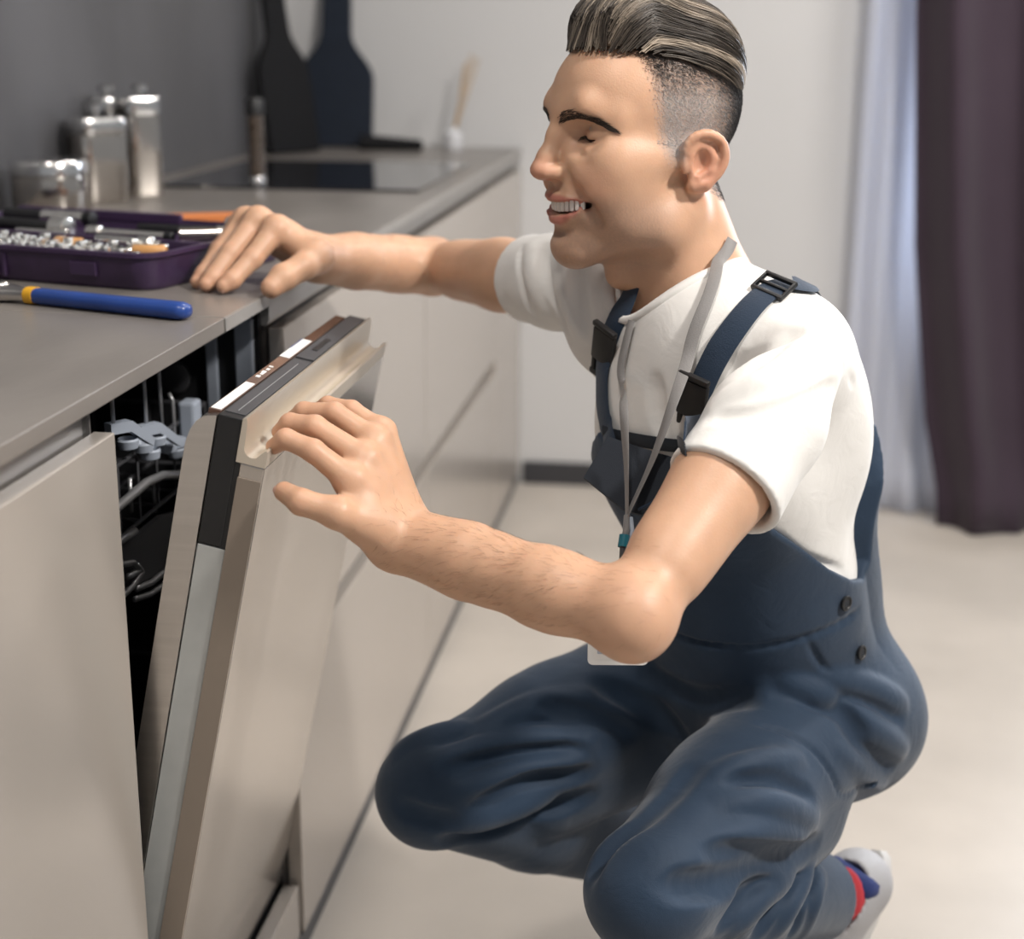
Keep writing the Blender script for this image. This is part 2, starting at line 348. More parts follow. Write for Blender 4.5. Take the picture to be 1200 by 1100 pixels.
MB().box(-0.046, -0.0275, DY0+0.012, DY0+0.24, 0.6268, 0.6278, 0.0003, dm).build('control_panel', M['darkgrey'], door)
MB().box(-0.046, -0.0275, DY0+0.246, DY1-0.004, 0.6268, 0.6284, 0.0003, dm).build('control_panel', M['darkgrey'], door)
MB().box(-0.0370, -0.0362, DY0+0.02, DY0+0.22, 0.6278, 0.6282, 0, dm).build('groove_line', M['wire'], door)
MB().box(-0.040, -0.034, DY0+0.285, DY0+0.345, 0.6284, 0.6292, 0.0003, dm).build('latch_slot', M['black'], door)
lp = [(-0.0490, -0.10), (-0.0490, 0.6255), (-0.054, 0.6245)]+[(-0.054-0.019*math.sin(math.radians(a)), 0.5905+0.034*math.cos(math.radians(a))) for a in (20, 40, 60, 80, 90)]+[(-0.073, 0.30), (-0.073, -0.10)]
MB().prism(lp, DY0-0.002, DY1-0.012, 'y', mtx=dm).build('inner_liner', M['steel'], door, auto=50)
MB().box(-0.0605, -0.0488, DY0+0.01, DY1-0.015, 0.620, 0.6272, 0.0006, dm).build('control_strip', M['brown'], door)
def decal(x0, x1, y0, y1, t, name, m): return MB().box(x0, x1, y0, y1, t, t+0.0005, 0, dm).build(name, m, door)
decal(-0.0590, -0.0498, DY0+0.012, DY0+0.115, 0.6272, 'sticker', M['white'])
decal(-0.0605, -0.0500, DY0+0.235, DY0+0.325, 0.6272, 'sticker', M['white'])
decal(-0.0612, -0.0598, DY0+0.275, DY0+0.325, 0.6272, 'sticker_edge', M['blue'])
for k, yy in enumerate((0.140, 0.152, 0.160, 0.172, 0.186)):
    decal(-0.0575+0.001*(k % 2), -0.0535, DY0+yy, DY0+yy+(0.007 if k < 4 else 0.004), 0.6272, 'printed_symbol', M['white'])

# ================================================================ cooktop and things at the back of the worktop
ck = tag(MB().box(-0.555, -0.045, 2.84, 3.46, Z1+0.0002, Z1+0.005, 0.0015).build('cooktop', M['glassblack']), 'flat black glass cooktop set into the grey worktop', 'cooktop')
def put_canister(px, py, r, h, sq, label, rot=0.0, lid=0.25, knob=True, m='steel_pol', x=None, y=None):
    p = on(px, py, 2, Z1) if x is None else (x, y, Z1)
    e = empty('canister', (p[0], p[1], Z1), label, 'canister', None)
    R = Matrix.Rotation(rot, 4, 'Z'); c = (p[0], p[1], Z1+0.0004); hl = h*lid
    MB().lathe([(r*0.96, 0), (r, 0.003), (r, h-hl-0.003), (r*0.985, h-hl)], c, 40, R, sq).build('body', M[m], e, auto=40)
    MB().lathe([(r*0.99, h-hl+0.001), (r*1.02, h-hl+0.003), (r*1.02, h-0.004), (r*0.97, h)], c, 40, R, sq).build('lid', M['chrome'], e, auto=40)
    if knob: MB().lathe([(0.006, h), (0.006, h+0.006), (0.014, h+0.010), (0.014, h+0.020), (0.010, h+0.023)], c, 20).build('knob', M['chrome'], e, auto=40)
    return e
# left to right along the dark wall
put_canister(0, 0, 0.060, 0.092, 0, 'short round polished steel canister, nearest of the set by the purple case', lid=0.27, knob=False, x=-0.535, y=2.33)
put_canister(0, 0, 0.043, 0.143, 7, 'mid-height square steel canister behind the short round one', rot=0.75, lid=0.2, x=-0.560, y=2.585)
put_canister(0, 0, 0.030, 0.172, 7, 'tallest square steel canister, on the right of the set before the black cooktop', rot=0.6, lid=0.18, x=-0.522, y=2.70)
put_canister(0, 0, 0.030, 0.170, 0, 'dark slim canister half hidden behind the square steel ones at the wall', lid=0.16, x=-0.588, y=2.71, m='darkgrey')
# pepper mill
p = on(302, 219, 2, Z1); e = empty('pepper_mill', (p[0], p[1], Z1+0.005), 'glass pepper mill with a black cap standing on the cooktop', 'pepper mill')
p = (p[0], p[1], Z1+0.0055)
MB().lathe([(0.0165, 0), (0.0165, 0.012), (0.0155, 0.014)], p, 24).build('base', M['chrome'], e, auto=40)
MB().lathe([(0.0155, 0.0145), (0.0155, 0.055), (0.0135, 0.065), (0.0155, 0.075), (0.0155, 0.128)], p, 24).build('body', M['peppercorn'], e, auto=40)
MB().lathe([(0.0155, 0.1285), (0.0175, 0.130), (0.0175, 0.155), (0.015, 0.160)], p, 24).build('cap', M['black'], e, auto=40)
# bottle-shaped boards in the corner
def bottle_outline(w, hb, sh, nw, h):
    L = [(w, 0.0)]+[(w, hb)]
    for i in range(1, 9):
        t = i/8; s = 0.5-0.5*math.cos(PI*t); L.append((w-(w-nw)*s, hb+sh*t))
    L += [(nw*0.92, h-0.03), (nw*1.1, h-0.012), (nw*0.9, h)]
    return [(-a, b) for a, b in L]+[(a, b) for a, b in L[::-1]]
bo = bottle_outline(0.098, 0.17, 0.115, 0.038, 0.48)
mt = Matrix.Translation((-0.470, YB-0.10, Z1+0.003)) @ Matrix.Rotation(math.radians(-10), 4, 'X')
o = MB().prism(bo, -0.009, 0.009, 'y', mtx=mt).build('bottle_board', M['navy_board'], auto=40); bv = o.modifiers.new('round_edge', 'BEVEL'); bv.width = 0.003; bv.segments = 2
tag(o, 'dark blue bottle-shaped board leaning on the light back wall', 'board')
mt = Matrix.Translation((-0.518, 3.71, Z1+0.003)) @ Matrix.Rotation(math.radians(62), 4, 'Z') @ Matrix.Rotation(math.radians(-9), 4, 'X')
o = MB().prism(bottle_outline(0.085, 0.19, 0.10, 0.036, 0.50), -0.009, 0.009, 'y', mtx=mt).build('bottle_board', M['black_board'], auto=40); bv = o.modifiers.new('round_edge', 'BEVEL'); bv.width = 0.003; bv.segments = 2
tag(o, 'black bottle-shaped board leaning on the dark wall in the corner', 'board')
# ribbed black tool lying in front of the boards
a = on(420, 168, 2, Z1+0.016); b = on(496, 171, 2, Z1+0.011)
dirv = Vector(b-a); ln = dirv.length; q = dirv.to_track_quat('Z', 'Y').to_matrix().to_4x4()
prof = [(0.004, 0)]+[(0.023-0.009*(i/16)+(0.002 if i % 2 else -0.001), 0.004+(ln-0.008)*i/16) for i in range(17)]+[(0.004, ln)]
tag(MB().lathe(prof, a, 16, q).build('ribbed_grip', M['black_board'], auto=30), 'black ribbed tool handle lying at the foot of the dark blue board', 'tool')
# reed diffuser
p = np.array((-0.165, 3.93, Z1)); e = empty('reed_diffuser', (p[0], p[1], Z1), 'small white reed diffuser with wooden sticks at the end of the worktop', 'diffuser')
p = (p[0], p[1], Z1+0.0004)
MB().lathe([(0.022, 0), (0.024, 0.003), (0.024, 0.040), (0.010, 0.047), (0.010, 0.056)], p, 24).build('bottle', M['porcelain'], e, auto=40)
for k, (dx, dy) in enumerate([(0.045, 0.03), (0.058, 0.0), (0.066, 0.02), (0.040, -0.02), (0.03, 0.01)]):
    MB().tube([(p[0]-0.004+0.002*k, p[1], p[2]+0.03), (p[0]+dx, p[1]+dy*0.8, p[2]+0.235-0.006*k)], 0.0018, 6).build('reed', M['wood_stick'], e)

# ================================================================ purple tool case and tools
TR = math.radians(-15); TO = Vector((-0.128, 1.666, Z1))
ex = Vector((-math.cos(TR), -math.sin(TR), 0)); ey = Vector((-math.sin(TR), math.cos(TR), 0))*1.0
def T(u, v, z=0.0): return TO+ex*u+ey*v+Vector((0, 0, z))
def rrect(w, d, r, inset=0.0):
    P = []
    for cx, cy, a0 in ((w-r, r, -90), (w-r, d-r, 0), (r, d-r, 90), (r, r, 180)):
        P += arc(cx, cy, r-inset, a0, a0+90, 5)
    return P
CW, CDp = 0.44, 0.30
tc = empty('tool_case', tuple(T(CW/2, CDp/2)), 'open purple plastic tool case on the worktop, full of sockets and bars', 'tool case')
mm = MB()
def ring(ins, z): return [tuple(T(u, v, z)) for u, v in rrect(CW, CDp, 0.03, ins)]
lv = [(0.006, 0.0004), (0.002, 0.006), (0.0, 0.036), (-0.004, 0.038), (-0.004, 0.043), (0.003, 0.0435), (0.006, 0.026)]
V = []; F = []
for ins, z in lv: V += ring(ins, z)
n = 24
for i in range(len(lv)-1):
    for k in range(n): F.append((i*n+k, i*n+(k+1) % n, (i+1)*n+(k+1) % n, (i+1)*n+k))
F.append(tuple(range(n))[::-1]); F.append(tuple((len(lv)-1)*n+k for k in range(n)))
mm.add(V, F).build('tray', M['purple'], tc, auto=40)
def lbox(u0, u1, v0, v1, z0, z1, bev=0.0):
    bx = MB().box(u0, u1, v0, v1, z0, z1, bev); bx.v = [tuple(T(a, b, c)) for a, b, c in bx.v]; return bx
for k in range(7): lbox(0.205+k*0.011, 0.211+k*0.011, -0.0022, 0.001, 0.006, 0.034, 0.001).build('rib', M['purple'], tc)
lbox(0.075, 0.112, -0.003, 0.001, 0.014, 0.030, 0.001).build('latch', M['purple'], tc)
lbox(0.010, CW-0.01, 0.118, 0.125, 0.026, 0.042, 0.001).build('divider', M['purple'], tc)
lbox(0.16, 0.43, 0.294, 0.302, 0.036, 0.050, 0.002).build('hinge_rail', M['purple'], tc)
grp = 'sockets in the purple tool case'
def socket_mesh(r, h):
    m = MB(); seg = 10
    m.lathe([(r*0.9, 0), (r, 0.001), (r, h*0.55), (r*0.9, h*0.6), (r*0.9, h-0.001), (r*0.84, h), (r*0.6, h), (r*0.55, h-0.006)], (0, 0, 0), seg)
    return m
proto = {}
ORD = 'first second third fourth fifth sixth seventh eighth ninth tenth eleventh twelfth thirteenth fourteenth fifteenth sixteenth seventeenth'.split()
for row in range(4):
    k = 0
    for i in range(17):
        r = 0.0062+0.0010*((i*7+row*3) % 4)/3+0.0003*row; h = 0.016+0.002*((i+row) % 3)
        key = (round(r, 4), h)
        u = 0.034+i*0.0215+0.008*(row % 2); v = 0.020+row*0.0215
        if row == 3 and i in (3, 4, 5, 6): continue
        if row in (1, 2) and i < 3: continue
        if key not in proto:
            o = socket_mesh(r, h).build('socket', M['tool_chrome'], auto=30); proto[key] = o
        else:
            o = proto[key].copy(); C.objects.link(o)
        o.location = T(u, v, 0.0262)
        tag(o, 'small chrome socket, %s from the right in the %s row of the purple case' % (ORD[k], ('front', 'second', 'third', 'rearmost')[row]), 'socket', grp); k += 1
def bar(name, u0, v0, u1, v1, z, r, m, label, cat, parts=(), seg=14, ends=True):
    A, B = T(u0, v0, z), T(u1, v1, z); d = (B-A); L = d.length; Q = d.to_track_quat('Z', 'Y').to_matrix().to_4x4()
    e = empty(name, tuple((A+B)/2), label, cat)
    MB().lathe([(r*0.8, 0), (r, 0.002), (r, L-0.002), (r*0.8, L)], A, seg, Q).build('shaft', M[m], e, auto=40)
    for nm, t0, t1, rr, mm_ in parts:
        MB().lathe([(rr*0.85, t0*L), (rr, t0*L+0.001), (rr, t1*L-0.001), (rr*0.85, t1*L)], A, seg, Q).build(nm, M[mm_], e, auto=40)
    return e
bar('extension_bar', 0.155, 0.108, 0.06, 0.095, 0.040, 0.0065, 'tool_chrome', 'thick chrome extension bar lying behind the sockets, right of centre', 'socket tool', [('collar', 0.72, 0.95, 0.0085, 'tool_chrome'), ('square_drive', 0.98, 1.08, 0.005, 'tool_chrome')])
bar('extension_bar', 0.20, 0.150, 0.075, 0.150, 0.042, 0.0055, 'tool_chrome', 'long slim chrome bar lying across the middle of the purple case', 'socket tool', [('collar', 0.0, 0.16, 0.0085, 'tool_chrome'), ('black_end', 0.92, 1.02, 0.006, 'black')])
bar('tube_spanner', 0.065, 0.150, -0.0+0.012, 0.185, 0.045, 0.0095, 'steel_pol', 'fat polished tube spanner at the right end of the purple case', 'socket tool', [('hex_end', 0.72, 1.0, 0.0108, 'tool_chrome')])
bar('spark_plug_socket', 0.035, 0.225, 0.004, 0.200, 0.052, 0.0105, 'tool_chrome', 'short chrome tube lying on the case edge beside the resting hand', 'socket tool', [('rim', 0.0, 0.2, 0.0115, 'tool_chrome')])
bar('ratchet_handle', 0.40, 0.165, 0.235, 0.150, 0.044, 0.0085, 'black', 'black-handled ratchet lying at the left of the purple case', 'ratchet', [('grip_ring', 0.1, 0.25, 0.0095, 'darkgrey'), ('ratchet_head', 0.88, 1.04, 0.014, 'tool_chrome')])
bar('screwdriver_handle', 0.33, 0.225, 0.25, 0.225, 0.047, 0.0095, 'tool_chrome', 'short chrome handle with a black end near the back of the purple case', 'socket tool', [('black_end', 0.85, 1.03, 0.010, 'black')])
bar('screwdriver_handle', 0.42, 0.26, 0.345, 0.25, 0.042, 0.010, 'black', 'black screwdriver handle in the back left of the purple case', 'screwdriver', [('tip_collar', 0.9, 1.05, 0.006, 'tool_chrome')])
bar('bit_holder', 0.195, 0.060+0.02, 0.155, 0.060+0.02, 0.038, 0.0065, 'amber', 'amber bit holder among the sockets, left one', 'bit holder', [('steel_bit', 1.0, 1.35, 0.004, 'tool_chrome')])
bar('bit_holder', 0.060, 0.050, 0.022, 0.062, 0.038, 0.0075, 'amber', 'amber bit holder at the right corner of the purple case', 'bit holder', [('steel_bit', -0.5, 0.0, 0.0045, 'tool_chrome')])
bar('long_socket', 0.118, 0.045, 0.075, 0.048, 0.037, 0.0072, 'tool_chrome', 'long chrome socket lying on its side in front of the amber bit holder', 'socket', [('black_end', 0.9, 1.03, 0.0074, 'black')])
bar('extension_bar', 0.30, 0.135, 0.215, 0.130, 0.040, 0.0042, 'tool_chrome', 'thin chrome rod lying beside the black ratchet', 'socket tool', [('collar', 0.8, 1.0, 0.006, 'tool_chrome')])
bar('wrench_bar', 0.16, 0.20, 0.06, 0.215, 0.043, 0.0060, 'black', 'black bar lying at the back right of the purple case', 'socket tool', [('steel_tip', 0.95, 1.15, 0.0045, 'tool_chrome')])
A = on(190, 252, 2, Z1+0.035); B = on(298, 249, 2, Z1+0.035)
# orange bar lying behind the case
d = Vector(B-A); L = d.length; Q = d.to_track_quat('X', 'Z').to_matrix().to_4x4(); Q.translation = Vector(A)
e = empty('plastic_bar', tuple((A+B)/2), 'straight orange plastic bar lying behind the purple tool case', 'bar')
MB().box(0, L, -0.012, 0.012, -0.0345, 0.0, 0.002, Q).build('body', M['orange'], e)
MB().box(0.004, L-0.004, -0.009, 0.009, 0.0002, 0.0012, 0.0004, Q).build('raised_edge', M['orange'], e)

# ================================================================ adjustable wrench with the blue grip
wa = on(221, 362, 2, Z1+0.012); wb = on(36, 343, 2, Z1+0.012)
d = Vector(wb-wa); d.z = 0; L = d.length; Q = d.to_track_quat('X', 'Z').to_matrix().to_4x4(); Q.translation = Vector((wa[0], wa[1], Z1+0.0095))
e = empty('adjustable_wrench', tuple((wa+wb)/2), 'adjustable wrench with a blue dipped handle lying at the front of the worktop', 'wrench')
def sect(u, w, h): return u, w, h
def loft(secs, seg=16, sq=2.6):
    V = []; F = []
    for u, wd, h, cy in secs:
        for k in range(seg):
            a = 2*PI*k/seg; c, s = math.cos(a), math.sin(a); g = (abs(c)**sq+abs(s)**sq)**(-1/sq)
            V.append(tuple(Q @ Vector((u, cy+wd*g*c, h*g*s))))
    for i in range(len(secs)-1):
        for k in range(seg): F.append((i*seg+k, i*seg+(k+1) % seg, (i+1)*seg+(k+1) % seg, (i+1)*seg+k))
    F.append(tuple(range(seg))[::-1]); F.append(tuple((len(secs)-1)*seg+k for k in range(seg)))
    return MB().add(V, F)
loft([(0.0, 0.003, 0.003, 0), (0.002, 0.009, 0.007, 0), (0.01, 0.0125, 0.009, 0), (0.03, 0.0125, 0.009, 0), (L*0.55, 0.0115, 0.0085, 0), (L*0.93, 0.0105, 0.0085, 0), (L-0.009, 0.010, 0.0085, 0)]).build('grip', M['blue'], e, auto=50)
loft([(L-0.0088, 0.0108, 0.0092, 0), (L+0.003, 0.0108, 0.0092, 0)]).build('collar', M['yellow'], e, auto=50)
loft([(L+0.0032, 0.009, 0.006, 0), (L+0.02, 0.012, 0.0065, 0), (L+0.035, 0.021, 0.0075, 0), (L+0.05, 0.026, 0.008, 0), (L+0.066, 0.024, 0.008, 0.004), (L+0.085, 0.010, 0.007, 0.016)], sq=4).build('head', M['steel'], e, auto=40)
loft([(L+0.056, 0.008, 0.0065, -0.018), (L+0.075, 0.008, 0.0065, -0.016), (L+0.09, 0.004, 0.005, -0.012)], sq=4).build('movable_jaw', M['steel'], e, auto=40)
MB().lathe([(0.003, -0.011), (0.0075, -0.009), (0.0065, -0.005), (0.0075, 0), (0.0065, 0.005), (0.0075, 0.009), (0.003, 0.011)], Q @ Vector((L+0.046, 0.0, 0.004)), 14, Q.to_3x3().to_4x4() @ Matrix.Rotation(PI/2, 4, 'X')).build('adjusting_screw', M['tool_chrome'], e, auto=40)
# ================================================================ sculpting tools: blended distance shapes -> one smooth mesh
f32 = np.float32
def smin(a, b, k):
    h = np.maximum(k-np.abs(a-b), 0)/k
    return np.minimum(a, b)-h*h*(k*0.25)
def smax(a, b, k): return -smin(-a, -b, k)
def d_cone(P, a, b, ra, rb):
    a = np.asarray(a, f32); ba = np.asarray(b, f32)-a; pa = P-a
    h = np.clip(pa@ba/max(float(ba@ba), 1e-12), 0, 1)
    return np.linalg.norm(pa-h[:, None]*ba, axis=1)-(ra+(rb-ra)*h)
def d_ell(P, c, r, R=None):
    q = P-np.asarray(c, f32)
    if R is not None: q = q@np.asarray(R, f32)
    r = np.asarray(r, f32)
    k0 = np.linalg.norm(q/r, axis=1); k1 = np.linalg.norm(q/(r*r), axis=1)
    return k0*(k0-1.0)/np.maximum(k1, 1e-9)
class Sdf:
    """an ordered list of shapes; k is the blend width, sign -1 carves"""
    def __init__(s): s.ops = []
    def cone(s, a, b, ra, rb, k=0.02, sg=1): s.ops.append(('c', (a, b, ra, rb), k, sg)); return s
    def ball(s, c, r, k=0.02, sg=1): return s.ell(c, (r, r, r), k, sg)
    def ell(s, c, r, k=0.02, sg=1, R=None): s.ops.append(('e', (c, r, R), k, sg)); return s
    def chain(s, pts, rs, k=0.01, sg=1):
        for i in range(len(pts)-1): s.cone(pts[i], pts[i+1], rs[i], rs[i+1], k, sg)
        return s
    def chain_own(s, pts, rs, k_in=0.004, k=0.01):
        s.ops.append(('g', (pts, rs, k_in), k, 1)); return s
    def fn(s, f, k, sg=1): s.ops.append(('f', f, k, sg)); return s
    def __call__(s, P):
        d = np.full(len(P), 1.0, f32)
        for t, a, k, sg in s.ops:
            if t in 'ce' and len(P) > 2000:           # small shapes only touch the points near them
                if t == 'c': lo = np.minimum(a[0], a[1])-max(a[2], a[3]); hi = np.maximum(a[0], a[1])+max(a[2], a[3])
                else: lo = np.asarray(a[0])-max(a[1]); hi = np.asarray(a[0])+max(a[1])
                m = ((P > (lo-0.036-k).astype(f32)) & (P < (hi+0.036+k).astype(f32))).all(1); ix = np.flatnonzero(m)
                if len(ix) == 0: continue
                if len(ix) < 0.6*len(P):
                    e = d_cone(P[ix], *a) if t == 'c' else d_ell(P[ix], *a)
                    d[ix] = smin(d[ix], e, k) if sg > 0 else smax(d[ix], -e, k)
                    continue
            if t == 'c': e = d_cone(P, *a)
            elif t == 'e': e = d_ell(P, *a)
            elif t == 'g':
                pts, rs, ki = a; e = None
                for i in range(len(pts)-1):
                    x = d_cone(P, pts[i], pts[i+1], rs[i], rs[i+1]); e = x if e is None else smin(e, x, ki)
            else: e = a(P)
            d = smin(d, e, k) if sg > 0 else smax(d, -e, k)
        return d
def chunked(f, P, n=150000):
    return np.concatenate([f(P[i:i+n]) for i in range(0, len(P), n)]) if len(P) else np.zeros(0, f32)
EDG = [(0, 1), (2, 3), (4, 5), (6, 7), (0, 2), (1, 3), (4, 6), (5, 7), (0, 4), (1, 5), (2, 6), (3, 7)]
def surface(f, lo, hi, cell, S=4, refine=1):
    """zero surface of f in the box as vertices and quads (surface nets on a narrow band)"""
    lo = np.asarray(lo, f32); nc = np.ceil((np.asarray(hi)-lo)/(cell*S)).astype(int)+1
    g = np.stack(np.meshgrid(*[np.arange(n) for n in nc], indexing='ij'), -1).reshape(-1, 3)
    off = (S-1)/2.0
    dc = chunked(f, (lo+(g*S+off)*cell).astype(f32)).reshape(nc)
    D = np.repeat(np.repeat(np.repeat(dc, S, 0), S, 1), S, 2).astype(f32)
    act = np.repeat(np.repeat(np.repeat(np.abs(dc) < cell*S*1.7, S, 0), S, 1), S, 2)
    I = np.argwhere(act)
    D[act] = chunked(f, (lo+I*cell).astype(f32))
    B = D < 0
    n = np.array(D.shape)
    cs = [B[i:n[0]-1+i, j:n[1]-1+j, k:n[2]-1+k] for i in (0, 1) for j in (0, 1) for k in (0, 1)]
    sm = np.zeros(cs[0].shape, np.int8)
    for c in cs: sm += c
    A = np.argwhere((sm > 0) & (sm < 8)); corner = np.array([(i, j, k) for i in (0, 1) for j in (0, 1) for k in (0, 1)])
    vals = np.stack([D[A[:, 0]+c[0], A[:, 1]+c[1], A[:, 2]+c[2]] for c in corner], 1)
    acc = np.zeros((len(A), 3)); cnt = np.zeros(len(A))
    for a, b in EDG:
        va, vb = vals[:, a], vals[:, b]; m = (va < 0) != (vb < 0)
        t = np.where(m, va/np.where(m, va-vb, 1), 0)
        acc += m[:, None]*(corner[a]+t[:, None]*(corner[b]-corner[a])); cnt += m
    V = (lo+(A+acc/cnt[:, None])*cell).astype(f32)
    idx = np.full(sm.shape, -1, np.int32); idx[A[:, 0], A[:, 1], A[:, 2]] = np.arange(len(A))
    Q = []
    for ax in range(3):
        s0 = [slice(None)]*3; s1 = [slice(None)]*3; s0[ax] = slice(0, -1); s1[ax] = slice(1, None)
        b0, b1 = B[tuple(s0)], B[tuple(s1)]
        E = np.argwhere(b0 != b1); u, v = (ax+1) % 3, (ax+2) % 3
        E = E[(E[:, u] > 0) & (E[:, v] > 0) & (E[:, u] < n[u]-1) & (E[:, v] < n[v]-1)]
        ins = b0[E[:, 0], E[:, 1], E[:, 2]]
        q = []
        for du, dv in ((-1, -1), (0, -1), (0, 0), (-1, 0)):
            X = E.copy(); X[:, u] += du; X[:, v] += dv; q.append(idx[X[:, 0], X[:, 1], X[:, 2]])
        q = np.stack(q, 1); q = np.where(ins[:, None], q, q[:, ::-1]); Q.append(q[(q >= 0).all(1)])
    Q = np.concatenate(Q)
    for _ in range(refine):
        V = V-(grad(f, V, cell*0.5)*chunked(f, V)[:, None]).clip(-cell*0.6, cell*0.6)
    return V.astype(f32), Q
def grad(f, V, e=0.001):
    V = np.asarray(V, f32); G = np.zeros((len(V), 3), f32)
    for s in ((1, 1, 1), (1, -1, -1), (-1, 1, -1), (-1, -1, 1)):
        G += np.array(s, f32)*chunked(f, (V+np.array(s, f32)*e).astype(f32))[:, None]
    return G/np.maximum(np.linalg.norm(G, axis=1), 1e-9)[:, None]
def quads_obj(name, V, Q, m, parent=None, col=None):
    me = bpy.data.meshes.new(name); me.vertices.add(len(V)); me.vertices.foreach_set('co', np.asarray(V, f32).ravel())
    me.loops.add(Q.size); me.loops.foreach_set('vertex_index', Q.astype(np.int32).ravel())
    me.polygons.add(len(Q)); me.polygons.foreach_set('loop_start', np.arange(0, Q.size, 4, dtype=np.int32))
    me.update(calc_edges=True); me.validate(); me.shade_smooth()
    for x in (m if isinstance(m, (list, tuple)) else [m]): me.materials.append(x)
    if col is not None:
        a = me.color_attributes.new('tint', 'FLOAT_COLOR', 'POINT'); a.data.foreach_set('color', np.concatenate([col, np.ones((len(col), 1))], 1).astype(f32).ravel())
    o = bpy.data.objects.new(name, me); C.objects.link(o)
    if parent is not None:
        o.parent = parent
        if parent.type == 'EMPTY': o.matrix_parent_inverse = Matrix.Translation(-Vector(parent.location))
    return o
def trace(f, pts, off=0.0):
    """where the sight lines through the given picture points meet the shape f"""
    pts = np.asarray(pts, float); d = (pts[:, :1]-PPX)/FPX*RGT-(pts[:, 1:]-PPY)/FPX*UPV+FWD
    d /= np.linalg.norm(d, axis=1)[:, None]; t = np.full(len(pts), 0.8)
    for _ in range(160): t += np.clip(f((CAM+d*t[:, None]).astype(f32))-off, -0.03, 0.03)*0.7
    X = CAM+d*t[:, None]; return X
def lerp_path(pts, n):
    """smooth path through points"""
    P = np.asarray(pts, float)
    if len(P) < 3: return np.array([P[0]+(P[-1]-P[0])*i/(n-1) for i in range(n)])
    s = np.concatenate([[0], np.cumsum(np.linalg.norm(np.diff(P, axis=0), axis=1))]); T_ = np.gradient(P, s, axis=0)
    out = []
    for u in np.linspace(0, s[-1], n):
        i = min(np.searchsorted(s, u, 'right')-1, len(P)-2); h = s[i+1]-s[i]; t = (u-s[i])/h
        out.append((2*t**3-3*t*t+1)*P[i]+(t**3-2*t*t+t)*h*T_[i]+(3*t*t-2*t**3)*P[i+1]+(t**3-t*t)*h*T_[i+1])
    return np.array(out)

# ================================================================ the man: skeleton
def nrm(v): v = np.asarray(v, float); return v/np.linalg.norm(v)
J = dict(shL=at(946, 420, 1.42), elL=at(738, 722, 1.27), wrL=at(468, 630, 1.375),
         shR=at(692, 335, 1.655), elR=at(505, 312, 1.97), wrR=at(374, 303, 1.818),
         hipL=at(955, 845, 1.70), knL=at(762, 1044, 1.42), anL=at(970, 1050, 1.80), knR=at(507, 927, 1.66))
Rt = nrm(J['shR']-J['shL'])
J['hipR'] = J['hipL']+0.19*nrm(Rt*[1, 1, 0])
SM = (J['shL']+J['shR'])/2; HM = (J['hipL']+J['hipR'])/2
U_ = nrm(SM-HM); Rt = nrm(Rt-U_*(Rt@U_)); Fd = np.cross(U_, Rt)
_a = math.radians(6); Fd, Rt = math.cos(_a)*Fd-math.sin(_a)*Rt, math.cos(_a)*Rt+math.sin(_a)*Fd   # chest turned a little further than the shoulders
J['anR'] = np.array([0.47, 1.80, 0.16])
def TW(r, f, u): return SM+Rt*r+Fd*f+U_*u          # torso frame -> world (right, front, up)
RT3 = np.stack([Rt, Fd, U_], 1)
def to_t(P): return (P-SM.astype(f32))@RT3.astype(f32)

# ---- head frame
HY = math.radians(32); HP = math.radians(2.0)
hX = np.array([-math.cos(HY)*math.cos(HP), -math.sin(HY)*math.cos(HP), -math.sin(HP)])
hYv = nrm(np.cross([0, 0, 1], hX)); hZ = np.cross(hX, hYv)
HO = at(755, 181, 1.53); HR = np.stack([hX, hYv, hZ], 1)
def hw(p): return HO+HR@np.asarray(p, float)         # head frame -> world (front, left, up)
def to_h(P): return (P-HO.astype(f32))@HR.astype(f32)

